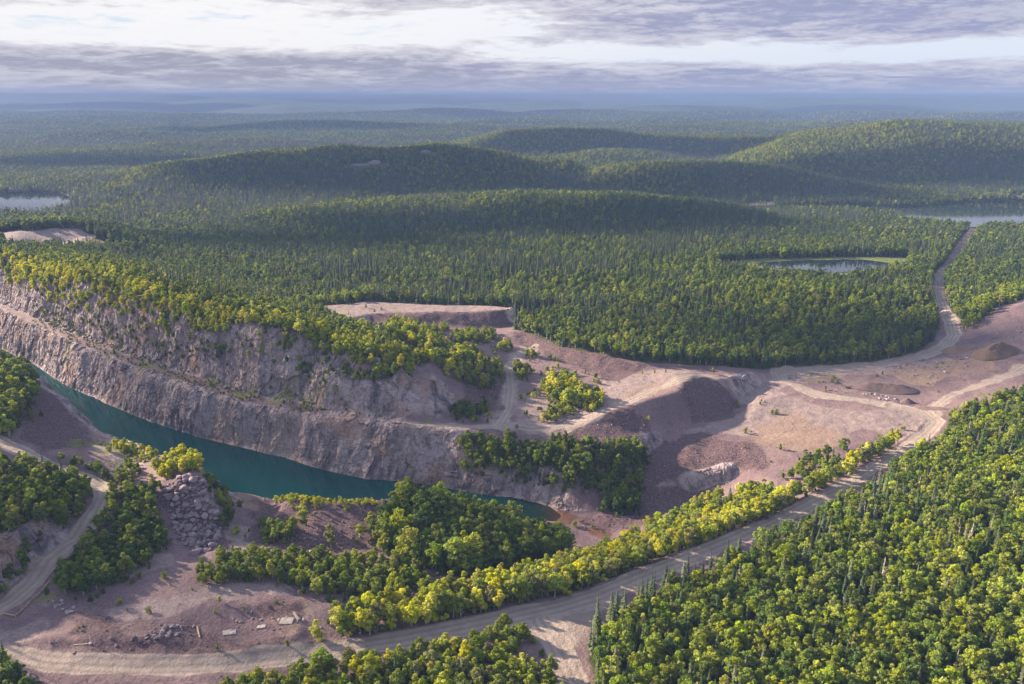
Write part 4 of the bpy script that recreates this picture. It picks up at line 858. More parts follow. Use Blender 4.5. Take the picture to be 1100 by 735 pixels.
AZN = np.array(ezn + ['country']*len(cx))
N_ALL = len(AX); ADIST = np.sqrt(AX**2 + AY**2 + (AZ-CH)**2); ASIZE = AH/ADIST
print('trees', N_ALL, 'broad', int((~ACON).sum()), 'spruce', int(ACON.sum()))
APX, APY, _ = project(AX, AY, AZ + AH*0.6)
inframe = (APX > 2) & (APX < 1098) & (APY > 4) & (APY < 731) & visible(AX, AY, AZ + AH*0.8, 0.0)
# snags: a few of the conifers of the mixed wood stand dead
snag = np.zeros(N_ALL, bool)
cand = np.nonzero(ACON & (AZN == 'wood') & inframe)[0]; snag[rng.choice(cand, min(46, len(cand)), replace=False)] = True
solo = np.zeros(N_ALL, bool)
for con in (True, False):
    c = np.nonzero((ACON == con) & inframe & ~snag)[0]; c = c[np.argsort(-ASIZE[c])][:300]; solo[c] = True

def scatter_object(name, label, P, rot, scl, idx, sources, tint=None):
    """One object of kind stuff: SOURCES stood at the points P."""
    col = bpy.data.collections.new(name + '_kinds')
    for i, o in enumerate(sources): o.name = f'{name}_kind_{chr(97+i//26)}{chr(97+i%26)}'; col.objects.link(o)
    me = bpy.data.meshes.new(name); me.vertices.add(len(P)); me.vertices.foreach_set('co', np.ascontiguousarray(P, np.float32).ravel())
    a = me.attributes.new('rot', 'FLOAT_VECTOR', 'POINT'); a.data.foreach_set('vector', np.ascontiguousarray(rot, np.float32).ravel())
    a = me.attributes.new('scl', 'FLOAT_VECTOR', 'POINT'); a.data.foreach_set('vector', np.ascontiguousarray(scl, np.float32).ravel())
    if tint is not None: a = me.attributes.new('tint', 'FLOAT_VECTOR', 'POINT'); a.data.foreach_set('vector', np.ascontiguousarray(tint, np.float32).ravel())
    a = me.attributes.new('idx', 'INT', 'POINT'); a.data.foreach_set('value', np.ascontiguousarray(idx, np.int32))
    o = bpy.data.objects.new(name, me); COL.objects.link(o); o['kind'] = 'stuff'; o['label'] = label
    g = bpy.data.node_groups.new(name, 'GeometryNodeTree'); g.interface.new_socket('Geometry', in_out='INPUT', socket_type='NodeSocketGeometry'); g.interface.new_socket('Geometry', in_out='OUTPUT', socket_type='NodeSocketGeometry')
    T = NT(g); gi = T.node('NodeGroupInput'); go = T.node('NodeGroupOutput'); ci = T.node('GeometryNodeCollectionInfo'); ci.inputs['Collection'].default_value = col; ci.inputs['Separate Children'].default_value = True; ci.inputs['Reset Children'].default_value = True
    ip = T.node('GeometryNodeInstanceOnPoints'); T.l.new(gi.outputs[0], ip.inputs['Points']); T.l.new(ci.outputs[0], ip.inputs['Instance']); ip.inputs['Pick Instance'].default_value = True
    def na(nm, dt):
        n = T.node('GeometryNodeInputNamedAttribute', data_type=dt); n.inputs['Name'].default_value = nm; return n.outputs[0]
    T.l.new(na('idx', 'INT'), ip.inputs['Instance Index'])
    er = T.node('FunctionNodeEulerToRotation'); T.l.new(na('rot', 'FLOAT_VECTOR'), er.inputs[0]); T.l.new(er.outputs[0], ip.inputs['Rotation'])
    T.l.new(na('scl', 'FLOAT_VECTOR'), ip.inputs['Scale']); T.l.new(ip.outputs[0], go.inputs[0])
    md = o.modifiers.new('scatter', 'NODES'); md.node_group = g
    return o
def src(me, col):
    return bpy.data.objects.new('kind', me)
def merge_mesh(a, b, name):                              # crown and trunk in one mesh for the masses
    bm = bmesh.new(); bm.from_mesh(a); n0 = len(bm.faces); bm.from_mesh(b); bm.faces.ensure_lookup_table()
    for f in bm.faces[n0:]: f.material_index = 1
    me = bpy.data.meshes.new(name); bm.to_mesh(me); bm.free(); me.materials.append(a.materials[0]); me.materials.append(b.materials[0]); return me
def mass(name, label, con, hi, lo, tints, href):
    m = (ACON == con) & ~solo & ~snag; near = ADIST < 1000; srcs = []; 
    hi = [merge_mesh(c, t, name) for c, t in hi]
    srcs = [src(me, None) for me in hi + lo]
    ids = np.nonzero(m)[0]; r = rng.integers(0, 1000, len(ids)); ti = AT[ids]
    idx = np.where(near[ids], r % len(hi), len(hi) + r % len(lo))
    s = AH[ids]/href; wv = rng.uniform(0.88, 1.18, len(ids))*np.where(near[ids], 1, 1.12)
    far = sstep(ADIST[ids], 2400, 4500)*0.5
    rot = np.stack([rng.normal(0, .06, len(ids)), rng.normal(0, .06, len(ids)), rng.uniform(0, 6.28, len(ids))], -1)
    return scatter_object(name, label, np.stack([AX[ids], AY[ids], AZ[ids]-0.15], -1), rot, np.stack([s*wv*(1+far), s*wv*(1+far), s], -1), idx, srcs, np.array(tints)[ti]*(1 + sstep(ADIST[ids], 800, 1600)[:, None]*np.array((0.15, 0.05, 0.9))))  # far leaves brightened and blued with distance: haze put into the tint
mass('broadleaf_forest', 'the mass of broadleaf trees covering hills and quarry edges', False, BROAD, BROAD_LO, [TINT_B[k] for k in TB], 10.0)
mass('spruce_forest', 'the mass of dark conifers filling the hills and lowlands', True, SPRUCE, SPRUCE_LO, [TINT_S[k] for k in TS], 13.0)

def undergrowth():
    m = ~np.isin(AZN, ['country', 'wood', 'rimslope', 'ledge', 'bench', 'rim']) & (ADIST < 620); ids = np.nonzero(m)[0]; ids = np.concatenate([ids, ids])
    x = AX[ids] + rng.normal(0, 2.3, len(ids)); y = AY[ids] + rng.normal(0, 2.3, len(ids)); k = clear(x, y); x, y, ids = x[k], y[k], ids[k]
    q = rng.uniform(0.45, 1.25, len(x)); tint = np.array([TINT_B[t] for t in TB])[AT[ids]]*rng.uniform(0.7, 1.1, (len(x), 1))
    # weeds spreading over the bare ground
    gx, gy = np.meshgrid(np.arange(-330, 330, 2.6), np.arange(195, 560, 2.6)); gx = gx.ravel() + rng.normal(0, 1, gx.size); gy = gy.ravel() + rng.normal(0, 1, gy.size)
    g = samp(grass, gx, gy); k = (rng.random(len(gx)) < g*0.55) & clear(gx, gy) & (samp(quarry, gx, gy) > 0.5) & visible(gx, gy, height(gx, gy)+1, 0.03)
    x = np.concatenate([x, gx[k]]); y = np.concatenate([y, gy[k]]); q = np.concatenate([q, rng.uniform(0.18, 0.5, k.sum())])
    tint = np.concatenate([tint, np.array([(0.13, 0.15, 0.035)])*rng.uniform(0.7, 1.25, (k.sum(), 1))])
    rot = np.stack([np.zeros(len(x)), np.zeros(len(x)), rng.uniform(0, 6.28, len(x))], -1)
    scatter_object('undergrowth', 'low green bushes and weeds under the trees and over the bare ground', np.stack([x, y, height(x, y)-0.1], -1), rot, np.stack([q*1.1, q*1.1, q], -1), rng.integers(0, 3, len(x)), [src(merge_mesh(c, t, 'undergrowth'), None) for c, t in SHRUB], tint)
undergrowth()

# the trees that show largest are things of their own
def thing(name, label, cat, loc=(0, 0, 0), rz=0.0, group=None, scale=(1, 1, 1)):
    o = bpy.data.objects.new(name, None); COL.objects.link(o); o.location = loc; o.rotation_euler = (0, 0, rz); o.scale = scale; o.empty_display_size = 0.5
    o['label'] = label; o['category'] = cat
    if group: o['group'] = group
    return o
def part(name, me, parent, color=None):
    o = bpy.data.objects.new(name, me); COL.objects.link(o); o.parent = parent
    if color: o['tint'] = [float(q) for q in color]
    return o
WORDS_B = {'yellow': 'yellow-green', 'green': 'mid-green', 'deep': 'deep green', 'pale': 'pale grey-green', 'sunlit': 'sunlight-tinted green'}
WORDS_S = {'dark': 'blackish green', 'olive': 'olive green', 'grey': 'greyish green'}
def landmark(x, y, zone, px, py):
    if zone == 'wood':
        d, _, _ = seg_dist(np.array([x]), np.array([y]), [q[:2] for q in road_low]); d = float(d[0])
        if d < 17: return 'first row of the mixed wood beside the road'
        if px > 985: return 'mixed wood towards its right-hand end'
        if d < 45: return 'mixed wood a few rows in from the road'
        if py > 690: return 'mixed wood at the bottom of the picture'
        return 'deep middle of the mixed wood'
    return ZONES[zone]
SNAGM = [merge_mesh(c, t, 'trunk') for c, t in SNAG]
def solos():
    for i in np.nonzero(solo | snag)[0]:
        con = ACON[i]; zone = AZN[i]; h = AH[i]; wh = landmark(AX[i], AY[i], zone, APX[i], APY[i]); wh = wh if wh.split()[0] in ('scattered', 'on','in','at','beside','between','behind','under','below','along','clinging') else 'in the ' + wh
        big = ('tall' if h > (12.2 if con else 10.3) else 'low' if h < (9.5 if con else 7.6) else 'mid-height')
        s = h/(13.0 if con else 10.0); wv = rng.uniform(0.9, 1.15); rz = rng.uniform(0, 6.28)
        loc = (AX[i], AY[i], AZ[i]-0.12)
        if snag[i]:
            lb = f'{big} dead grey-brown conifer {wh}'; o = thing('dead_tree', lb, 'dead tree', loc, rz, lb, (s*wv, s*wv, s)); part('trunk', SNAGM[i % 2], o)
        elif con:
            tn = TS[AT[i]]; lb = f'{big} {WORDS_S[tn]} conifer {wh}'; o = thing('spruce_tree', lb, 'conifer', loc, rz, lb, (s*wv, s*wv, s)); c, t = SPRUCE[rng.integers(0, 4)]; part('crown', c, o, TINT_S[tn]); part('trunk', t, o)
        else:
            tn = TB[AT[i]]; lb = f'{big} {WORDS_B[tn]} broadleaf tree {wh}'; o = thing('broadleaf_tree', lb, 'tree', loc, rz, lb, (s*wv, s*wv, s)); c, t = BROAD[rng.integers(0, len(BROAD))]; part('crown', c, o, TINT_B[tn]); part('trunk', t, o)
solos()
# ------------------------------------------------------------------ stones, heaps, remains of the works
def stone_material(name, lo, hi):
    m = bpy.data.materials.new(name); m.use_nodes = True; T = NT(m.node_tree); b = T.n['Principled BSDF']; b.inputs['Roughness'].default_value = 0.92; b.inputs['Specular IOR Level'].default_value = 0.2
    oi = T.node('ShaderNodeObjectInfo'); tc = T.node('ShaderNodeTexCoord'); n = T.noise(tc.outputs['Object'], 2.2, 6, 0.7)
    c = T.mix(T.ramp(n, 0.25, 0.75), (*lo, 1), (*hi, 1)); v = T.node('ShaderNodeVectorMath', operation='SCALE', ins={0: c, 'Scale': T.math('ADD', 0.7, T.math('MULTIPLY', oi.outputs['Random'], 0.6))})
    T.l.new(v.outputs[0], b.inputs['Base Color']); bp = T.node('ShaderNodeBump', ins={'Height': n, 'Strength': 0.6, 'Distance': 0.12}); T.l.new(bp.outputs[0], b.inputs['Normal']); return m
STONE = stone_material('purple_grey_stone', (0.10, 0.072, 0.084), (0.225, 0.168, 0.182)); PALE = stone_material('pale_stone', (0.17, 0.145, 0.14), (0.30, 0.26, 0.24))
GREYR = stone_material('grey_crag', (0.10, 0.09, 0.092), (0.20, 0.18, 0.18)); CONC = stone_material('old_concrete', (0.20, 0.165, 0.15), (0.32, 0.27, 0.24))
TIMBER = stone_material('sun_bleached_timber', (0.24, 0.165, 0.10), (0.36, 0.26, 0.165)); WHITE = stone_material('white_paint', (0.46, 0.44, 0.41), (0.6, 0.58, 0.55))
EARTH = stone_material('brown_earth', (0.085, 0.054, 0.042), (0.155, 0.100, 0.076)); EARTHP = stone_material('purple_earth', (0.075, 0.050, 0.052), (0.135, 0.094, 0.092))
def boulder_mesh(name, seed, mat, sub=2):
    r = np.random.default_rng(seed); bm = bmesh.new(); bmesh.ops.create_icosphere(bm, subdivisions=sub, radius=1.0)
    for k in range(9):                                     # cleave flat faces off the block
        n = rnd_dirs(1, r)[0]; d = 0.52 + 0.3*r.random()
        for v in bm.verts:
            e = v.co.x*n[0] + v.co.y*n[1] + v.co.z*n[2] - d
            if e > 0: v.co -= Vector(n)*e*0.92
    sq = (1.0+0.3*r.random(), 0.8+0.2*r.random(), 0.62+0.25*r.random())
    for v in bm.verts: v.co = Vector((v.co.x*sq[0], v.co.y*sq[1], v.co.z*sq[2] + 0.35))
    me = bpy.data.meshes.new(name); bm.to_mesh(me); bm.free(); me.materials.append(mat); return me
BOULD = [boulder_mesh('boulder', 900+i, STONE) for i in range(6)]; BOULDP = [boulder_mesh('boulder', 920+i, PALE) for i in range(3)]
def one(name, me, label, cat, loc, rot=(0, 0, 0), scale=(1, 1, 1), group=None):
    o = bpy.data.objects.new(name, me); COL.objects.link(o); o.location = loc; o.rotation_euler = rot; o.scale = scale; o['label'] = label; o['category'] = cat
    if group: o['group'] = group
    return o
def hz(x, y): return float(height(np.array([x]), np.array([y]))[0])
def strew(poly, n, s, label, group, meshes=BOULD, sink=0.15, minsep=0.55, kind='boulder'):
    P = np.array(poly); got = []; tries = 0
    while len(got) < n and tries < n*60:
        tries += 1; x = rng.uniform(P[:, 0].min(), P[:, 0].max()); y = rng.uniform(P[:, 1].min(), P[:, 1].max())
        if not in_poly(np.array([x]), np.array([y]), poly)[0]: continue
        q = s[0] + (s[1]-s[0])*rng.random()**1.8
        if any((x-a)**2 + (y-b)**2 < (minsep*(q+c))**2 for a, b, c in got): continue
        got.append((x, y, q))
    for x, y, q in got:
        one(kind, meshes[rng.integers(0, len(meshes))], label, kind, (x, y, hz(x, y) - sink*q), (rng.normal(0, .25), rng.normal(0, .25), rng.uniform(0, 6.28)), (q, q*rng.uniform(.8, 1.1), q*rng.uniform(.75, 1.1)), group)
SCREE = area([(176,524),(196,512),(214,513),(222,522),(232,545),(238,575),(230,590),(214,596),(203,594),(190,575),(182,548)])
strew(SCREE, 235, (0.5, 2.1), 'purplish grey boulder on the steep boulder heap by the water', 'boulders of the boulder heap', BOULD, 0.05, 0.42)
strew(area([(143,686),(160,679),(180,674),(210,672),(211,679),(185,686),(165,692),(146,692)]), 34, (0.5, 1.15), 'grey boulder of the loose row lying across the bare flat', 'boulder row on the bare flat', BOULD, 0.1, 0.45)
strew(area([(54,640),(66,644),(84,656),(74,662),(58,652)]), 14, (0.45, 1.0), 'pale boulder at the corner of the flat beside the wooded bank', 'pale boulders by the wooded bank', BOULDP, 0.1, 0.5)
strew(area([(926,419),(950,425),(975,429),(980,434),(950,432),(926,424)]), 24, (0.55, 1.2), 'grey boulder in the line along the track across the quarry floor', 'boulder line on the quarry floor', BOULDP + BOULD[:2], 0.1, 0.5)
strew(area([(950,397),(985,385),(1010,388),(1040,372),(1075,355),(1100,350),(1100,365),(1050,385),(1030,400),(990,408),(960,404)]), 80, (0.5, 1.25), 'broken stone strewn over the rubble slope below the far road', 'stones of the rubble slope', BOULD + BOULDP, 0.15, 0.8, 'stone')
strew(area([(280,582),(330,572),(400,580),(420,592),(340,598),(290,594)]), 26, (0.4, 0.9), 'dark stone rolled to the foot of the waste heap', 'stones below the waste heap', BOULD, 0.1, 0.6, 'stone')
strew(area([(330,668),(300,668),(245,668),(248,664),(300,662),(325,664)]), 16, (0.35, 0.7), 'chunk of broken foundation in the line across the flat', 'broken foundation chunks', BOULDP, 0.1, 0.5, 'stone')
def rubble():
    gx, gy = np.meshgrid(np.arange(-300, 330, 1.5), np.arange(200, 580, 1.5)); x = gx.ravel() + rng.normal(0, .6, gx.size); y = gy.ravel() + rng.normal(0, .6, gx.size)
    p = samp(dark, x, y)*0.30 + samp(quarry, x, y)*0.018 + samp(rock, x, y)*0.10; 
    k = (rng.random(len(x)) < p) & (samp(roads, x, y) < 0.2) & visible(x, y, height(x, y)+0.5, 0.02) & (height(x, y) > WL+0.3); x, y = x[k], y[k]
    q = 0.16 + 0.5*rng.random(len(x))**3
    rot = rng.uniform(0, 6.28, (len(x), 3))*np.array((0.15, 0.15, 1)); sc = q[:, None]*rng.uniform(0.8, 1.2, (len(x), 3))
    scatter_object('rubble', 'loose broken stone lying over the waste heaps and the quarry floor', np.stack([x, y, height(x, y)-0.08], -1), rot, sc, rng.integers(0, 4, len(x)), [src(boulder_mesh('rubble', 940+i, STONE, 1), None) for i in range(4)])
rubble()
def heap(name, label, px, py, z, a, b, h, rot, mat, seed, ridge=0.0, steep=1.0):
    """A tipped heap: rough cone or ridge on an oval foot that follows the ground."""
    cx_, cy_, _ = PZ(px, py, z); nr, na = 26, 72; V = [(0, 0, 0)]; ca, sa = math.cos(rot), math.sin(rot)
    P = []
    for i in range(nr+1):
        for j in range(na):
            t = 2*math.pi*j/na; f = i/nr; P.append((a*f*math.cos(t), b*f*math.sin(t), f))
    P = np.array(P); n1 = fbm(P[:, 0]+seed*31, P[:, 1], 5.5, 4, seed); P[:, :2] *= (1 + 0.10*fbm(np.arctan2(P[:, 1], P[:, 0])*4+seed, P[:, 2]*0+3.3, 2.0, 3, seed+9))[:, None]
    X = cx_ + P[:, 0]*ca - P[:, 1]*sa; Y = cy_ + P[:, 0]*sa + P[:, 1]*ca
    r_ = np.hypot(np.sign(P[:, 0])*np.maximum(np.abs(P[:, 0]) - ridge*a, 0)/(a*(1-ridge)), P[:, 1]/b)
    zz = h*np.clip(1 - r_, 0, 1)**steep*(1 + 0.30*n1) + 0.35*n1*np.clip(1-P[:, 2], 0, 1); Z = height(X, Y) + zz - 0.25*(P[:, 2] > 0.97)
    base = hz(cx_, cy_); V = np.stack([X-cx_, Y-cy_, Z-base], -1)
    Q = [(i*na+j, i*na+(j+1) % na, (i+1)*na+(j+1) % na, (i+1)*na+j) for i in range(nr) for j in range(na)]
    me = mesh_from(name, V, np.array(Q)[:, ::-1], [mat], True)
    return one(name, me, label, 'earth mound', (cx_, cy_, base))
heap('earth_mound', 'tall brown earth mound with a shaded steep side on the rubble slope', 1068, 384, -2.5, 17, 10, 6.5, 0.35, EARTH, 1, 0.2)
heap('earth_mound', 'long low purple earth mound beside the boulder line', 950, 416, -6, 20, 9, 3.2, -0.25, EARTHP, 2, 0.45)
heap('earth_mound', 'small dark earth pile at the end of the boulder line', 975, 432, -7.5, 4.5, 3.5, 2.2, 0.0, EARTHP, 3)
heap('earth_mound', 'low spill of purple earth inside the road bend', 1000, 440, -8, 9, 3.2, 1.4, -0.35, EARTHP, 4, 0.3)
heap('earth_mound', 'flat brown spill of earth beside the tall mound', 1030, 377, -3, 13, 7, 2.2, 0.2, EARTH, 5, 0.3)

def box_mesh(name, sx, sy, sz, mat, bev=0.04, warp=0.0, seed=0):
    bm = bmesh.new(); bmesh.ops.create_cube(bm, size=1.0)
    for v in bm.verts: v.co = Vector((v.co.x*sx, v.co.y*sy, v.co.z*sz))
    bmesh.ops.bevel(bm, geom=bm.edges[:], offset=bev, segments=2, affect='EDGES')
    bmesh.ops.subdivide_edges(bm, edges=[e for e in bm.edges if e.calc_length() > 1.2], cuts=3, use_grid_fill=True)
    r = np.random.default_rng(seed)
    for v in bm.verts: v.co += Vector(r.normal(size=3))*warp
    me = bpy.data.meshes.new(name); bm.to_mesh(me); bm.free(); me.materials.append(mat); return me
def log_mesh(name, L, rad, mat, seed):
    r = np.random.default_rng(seed); V = []; Q = []; n = 7; s = 9
    for i in range(n):
        o = r.normal(size=2)*0.03
        for j in range(s):
            t = 2*math.pi*j/s; q = rad*(1 - 0.12*i/n)*(1 + 0.07*r.normal()); V.append((-L/2 + L*i/(n-1), o[0] + q*math.cos(t), o[1] + q*math.sin(t)))
    for i in range(n-1):
        for j in range(s): Q.append((i*s+j, i*s+(j+1) % s, (i+1)*s+(j+1) % s, (i+1)*s+j))
    a = len(V); V += [(-L/2, 0, 0), (L/2, 0, 0)]
    for j in range(s): Q.append((a, a, (j+1) % s, j)); Q.append((a+1, a+1, (n-1)*s+j, (n-1)*s+(j+1) % s))
    bm = bmesh.new(); vs = [bm.verts.new(v) for v in V]
    for q in Q:
        u = list(dict.fromkeys(q)); bm.faces.new([vs[k] for k in u])
    bmesh.ops.recalc_face_normals(bm, faces=bm.faces[:]); me = bpy.data.meshes.new(name); bm.to_mesh(me); bm.free(); me.materials.append(mat); return me
def barrier():
    pts = [hit(*p) for p in [(-3,664),(6,661),(17,664),(26,656),(35,647),(44,638),(54,627)]]
    o = thing('log_barrier', 'long low barrier of bleached logs on short posts beside the left road', 'barrier', (pts[0][0], pts[0][1], hz(*pts[0])))
    for k, (a, b) in enumerate(zip(pts[:-1], pts[1:])):
        L = math.hypot(b[0]-a[0], b[1]-a[1]); mx_, my_ = (a[0]+b[0])/2, (a[1]+b[1])/2; za, zb = hz(*a), hz(*b)
        lg = part('log', log_mesh('log', L*1.02, 0.21, TIMBER, 30+k), o); lg.location = (mx_-pts[0][0], my_-pts[0][1], (za+zb)/2 + 0.62 - hz(*pts[0])); lg.rotation_euler = (0, -math.atan2(zb-za, L), math.atan2(b[1]-a[1], b[0]-a[0]))
    for k, a in enumerate(pts):
        ps = part('post', box_mesh('post', 0.28, 0.28, 1.3, TIMBER, 0.03, 0.01, k), o); ps.location = (a[0]-pts[0][0], a[1]-pts[0][1], hz(*a) + 0.35 - hz(*pts[0]))
barrier()
def lay(name, me, label, cat, p0, p1, lift):
    a, b = hit(*p0), hit(*p1); x, y = (a[0]+b[0])/2, (a[1]+b[1])/2; za, zb = hz(*a), hz(*b)
    return one(name, me, label, cat, (x, y, (za+zb)/2 + lift), (0, -math.atan2(zb-za, math.hypot(b[0]-a[0], b[1]-a[1])), math.atan2(b[1]-a[1], b[0]-a[0])))
lay('timber_beam', log_mesh('timber_beam', 6.4, 0.28, TIMBER, 51), 'bleached timber beam lying at the end of the boulder row', 'beam', (212, 674), (215, 687), 0.22)
lay('concrete_slab', box_mesh('concrete_slab', 4.2, 3.2, 0.4, CONC, 0.05, 0.04, 3), 'pale square concrete slab on the brown end of the flat', 'slab', (300, 669), (316, 668), 0.18)
lay('concrete_beam', box_mesh('concrete_beam', 5.2, 0.6, 1.0, CONC, 0.05, 0.02, 4), 'pale concrete wall stub leaning beside the square slab', 'wall stub', (315, 659), (322, 670), 0.4)
lay('concrete_slab', box_mesh('concrete_slab', 4.0, 2.4, 0.35, CONC, 0.05, 0.05, 5), 'broken concrete slab half buried between slab and beam', 'slab', (240, 681), (253, 679), 0.06)
lay('concrete_slab', box_mesh('concrete_slab', 2.8, 1.6, 0.35, CONC, 0.05, 0.05, 6), 'small broken concrete slab in the line across the flat', 'slab', (276, 675), (286, 674), 0.1)
lay('plank', box_mesh('plank', 4.6, 0.35, 0.12, TIMBER, 0.02, 0.01, 7), 'bleached plank lying at the foot of the white post', 'plank', (80, 694), (94, 692), 0.08)
def post():
    x, y = hit(97, 692); o = thing('marker_post', 'thin white marker post on the dark low bank by the road', 'post', (x, y, hz(x, y)))
    part('shaft', box_mesh('shaft', 0.16, 0.16, 3.4, WHITE, 0.02, 0.0, 8), o).location = (0, 0, 1.5); part('base_block', box_mesh('base_block', 0.7, 0.6, 0.5, WHITE, 0.06, 0.02, 9), o).location = (0, 0, 0.12); o.rotation_euler = (0.03, 0.06, 0.3)
post()
x_, y_ = hit(541, 716)
one('boulder', boulder_mesh('boulder', 971, WHITE), 'white boulder on the bare patch by the road junction', 'boulder', (x_, y_, hz(x_, y_)-0.2), (0.1, 0, 0.5), (1.5, 1.0, 0.8))
x_, y_ = hit(80, 702)
one('boulder', boulder_mesh('boulder', 972, PALE), 'single pale stone at the edge of the road below the bank', 'boulder', (x_, y_, hz(x_, y_)-0.1), (0, 0.1, 1.1), (0.8, 0.6, 0.6))

# crags showing through the wood on the far hill
for k, (px, py, y, s, lb) in enumerate([(386, 203, 1440, (18, 8, 9), 'broad grey crag showing through the trees of the long wooded hill'), (404, 202, 1450, (11, 7, 8), 'narrower grey crag beside the broad crag of the long hill'), (458, 192, 1490, (10, 7, 8), 'pale crag high on the long wooded hill')]):
    x, yy, _ = PY(px, py, y); one('crag', boulder_mesh('crag', 980+k, GREYR, 4), lb, 'rock', (x, yy, hz(x, yy)-2), (0, 0, 0.2*k), s)

# single bushes on the bare ground, each where it grows
BUSH = [(99,649,3.6,'deep','largest bush at the foot of the wooded bank, on the flat'), (128,649,2.0,'yellow','bush in the middle of the flat below the wooded bank'), (137,658,1.4,'green','small bush below the middle bush of the flat'), (160,660,2.3,'green','round bush on the light patch of the flat'),
 (86,677,1.6,'green','bush on the dark low bank beside the white post'), (150,622,2.2,'green','bush below the trees at the upper edge of the flat'), (176,622,2.6,'green','upright bush at the upper edge of the flat'), (183,630,1.3,'yellow','low spreading bush at the upper edge of the flat'),
 (236,648,2.6,'yellow','slender pale bush on the upper flat'), (231,660,1.3,'yellow','small bush under the slender pale bush'), (263,658,1.5,'yellow','round bush left of the square slab'), (234,700,2.2,'green','round bush at the edge of the road below the boulder row'), (309,696,2.4,'yellow','bright bush by the road in front of the square slab'),
 (196,698,0.8,'yellow','tiny bush on the low bank above the road'), (297,648,1.3,'green','bush above the broken foundation'), (322,640,2.2,'green','bush beside the thicket at the end of the flat'),
 (900,414,3.6,'deep','lone dark bush in the middle of the quarry floor'), (893,411,2.4,'deep','lower bush leaning on the lone dark bush'), (838,484,3.6,'green','bush on the quarry floor above the pit'), (876,492,3.6,'pale','pale bush on the quarry floor near the gravel road'), (858,496,2.2,'deep','dark low bush beside the pale bush'),
 (905,484,6.5,'deep','large round bush at the end of the bright belt'), (958,466,3.2,'yellow','bush on the grass patch inside the road bend'), (970,462,2.6,'yellow','smaller bush on the grass patch inside the road bend'), (944,473,3.4,'yellow','bush at the tip of the bright belt'),
 (766,402,4.2,'green','lone bush at the forest edge above the waste slope'), (755,474,1.5,'green','small bush on the rubble below the terrace'), (800,482,1.8,'green','low bush on the dark rubble'), (585,450,3.0,'yellow','bush on the light pad above the wooded slope'), (598,447,2.2,'yellow','low bush right beside the bush of the light pad'),
 (555,460,2.0,'green','low bush at the edge of the bench road'), (520,370,2.6,'green','bush on the slope below the hollow'), (535,366,3.5,'yellow','slim bush above the valley track'), (500,368,3.6,'deep','bush under the trees of the hollow'), (519,380,1.8,'yellow','tiny bush on the slope below the hollow'), (532,375,2.6,'green','bush at the bend of the valley track'),
 (690,402,2.2,'yellow','bush of the green strip on the terrace, nearest the forest'), (703,401,2.4,'green','middle bush of the green strip on the terrace'), (715,400,2.0,'yellow','bush of the green strip nearest the terrace edge'), (592,368,3.4,'green','bush at the foot of the forest above the dark bank'), (600,370,3.0,'yellow','slim bush at the foot of the forest'),
 (393,331,3.2,'green','bush on the upper clearing before the forest'), (402,337,3.2,'yellow','slim bush at the edge of the upper clearing'), (410,333,2.2,'green','low bush on the upper clearing'), (268,573,2.0,'green','bush in the hollow behind the boulder heap'), (636,568,2.4,'yellow','bright bush beside the rusty mud'), (618,567,3.2,'yellow','bush at the end of the water'), (625,562,2.4,'pale','pale bush on the spit at the end of the water')]
for (px, py, h_, tn, lb) in BUSH:
    x, y = hit(px, py); s = h_/2.6
    o = thing('bush', WORDS_B[tn] + ' ' + lb.replace('yellow ', ''), 'bush', (x, y, hz(x, y)-0.08), rng.uniform(0, 6.28), None, (s, s, s)); c, t = SHRUB[rng.integers(0, 3)]; part('foliage', c, o, TINT_B[tn]); part('stem', t, o)

# ------------------------------------------------------------------ air
def haze():
    bm = bmesh.new(); bmesh.ops.create_cube(bm, size=1.0)
    x0, x1, y0, y1, z0, z1 = -30000, 30000, -3000, 44000, -45, 202
    for v in bm.verts: v.co = Vector(((x0+x1)/2 + v.co.x*(x1-x0), (y0+y1)/2 + v.co.y*(y1-y0), (z0+z1)/2 + v.co.z*(z1-z0)))
    me = bpy.data.meshes.new('haze'); bm.to_mesh(me); bm.free(); m = bpy.data.materials.new('haze'); m.use_nodes = True; T = NT(m.node_tree); T.n.clear()
    out = T.node('ShaderNodeOutputMaterial'); v = T.node('ShaderNodeVolumePrincipled'); v.inputs['Color'].default_value = HAZE_COLOR; v.inputs['Density'].default_value = HAZE_DENSITY; v.inputs['Anisotropy'].default_value = 0.0
    T.l.new(v.outputs[0], out.inputs['Volume']); me.materials.append(m); o = bpy.data.objects.new('haze', me); COL.objects.link(o); o['kind'] = 'stuff'; o['label'] = 'thin blue haze over the far hills'
HAZE_DENSITY = 1.65e-4; HAZE_COLOR = (0.128, 0.192, 0.370, 1)
haze()

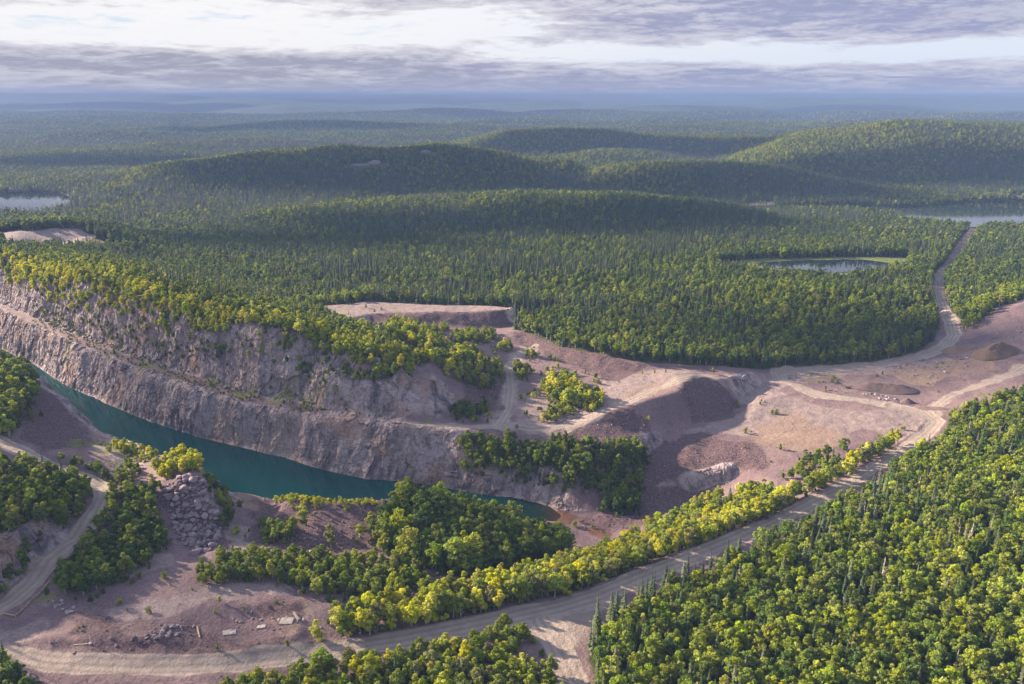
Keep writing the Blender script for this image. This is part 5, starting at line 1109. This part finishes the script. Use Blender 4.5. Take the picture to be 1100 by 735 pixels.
# cloud lumps added out of view towards the sun, to shade hills and quarry
def shade_cloud_deck():
    m = bpy.data.materials.new('cloud'); m.use_nodes = True; b = m.node_tree.nodes['Principled BSDF']; b.inputs['Base Color'].default_value = (0.85, 0.86, 0.88, 1); b.inputs['Roughness'].default_value = 1.0
    V = []; Q = []
    def lump(c, rx, ry, rz, seed):
        bm = bmesh.new(); bmesh.ops.create_icosphere(bm, subdivisions=4, radius=1.0); o = len(V)
        P = np.array([v.co[:] for v in bm.verts]); n = vnoise3(P*2.2 + seed*7.1, seed) + 0.5*vnoise3(P*5.0 + seed*3.3, seed+1)
        P = P*(0.62 + 0.55*n)[:, None]; P[:, 2] = np.where(P[:, 2] < 0, P[:, 2]*0.3, P[:, 2])
        for p in P: V.append((c[0]+p[0]*rx, c[1]+p[1]*ry, c[2]+p[2]*rz))
        for f in bm.faces: Q.append([o + v.index for v in f.verts])
        bm.free()
    lift = 1150.0
    for k, (px, py, y, rx, ry) in enumerate([(420,190,1430,260,75), (300,196,1430,150,60), (800,196,1380,200,60), (660,222,1060,150,40), (1030,188,1560,260,80), (130,178,2050,340,110), (330,140,3750,480,180), (620,152,2300,260,110), (780,158,2200,180,80),
                                             (500,124,6600,1300,420), (150,116,8800,1500,500), (850,118,8000,1100,420), (1050,112,11500,1900,700), (400,110,13000,2200,800), (560,246,1000,210,45), (330,262,900,150,36), (930,372,525,95,34), (140,440,474,60,20), (310,470,398,70,16), (545,585,286,34,12), (175,662,224,44,13)]):
        x, yy, z = PY(px, py, y); z = max(z, -10.0); lift = max(1000.0, 0.23*yy + 250) if yy > 1000 else 1000.0; t = lift/SUNV.z; lump((x + SUNV.x*t, yy + SUNV.y*t, z + lift), rx*1.25, ry*1.25, 20 + 0.14*rx, 31+k)
    me = mesh_from('shade_clouds', np.array(V), np.array(Q), [m], True); o = bpy.data.objects.new('shade_clouds', me); COL.objects.link(o); o['kind'] = 'stuff'; o['label'] = 'cloud lumps added out of view on the sunny side to shade hills and quarry'
shade_cloud_deck()
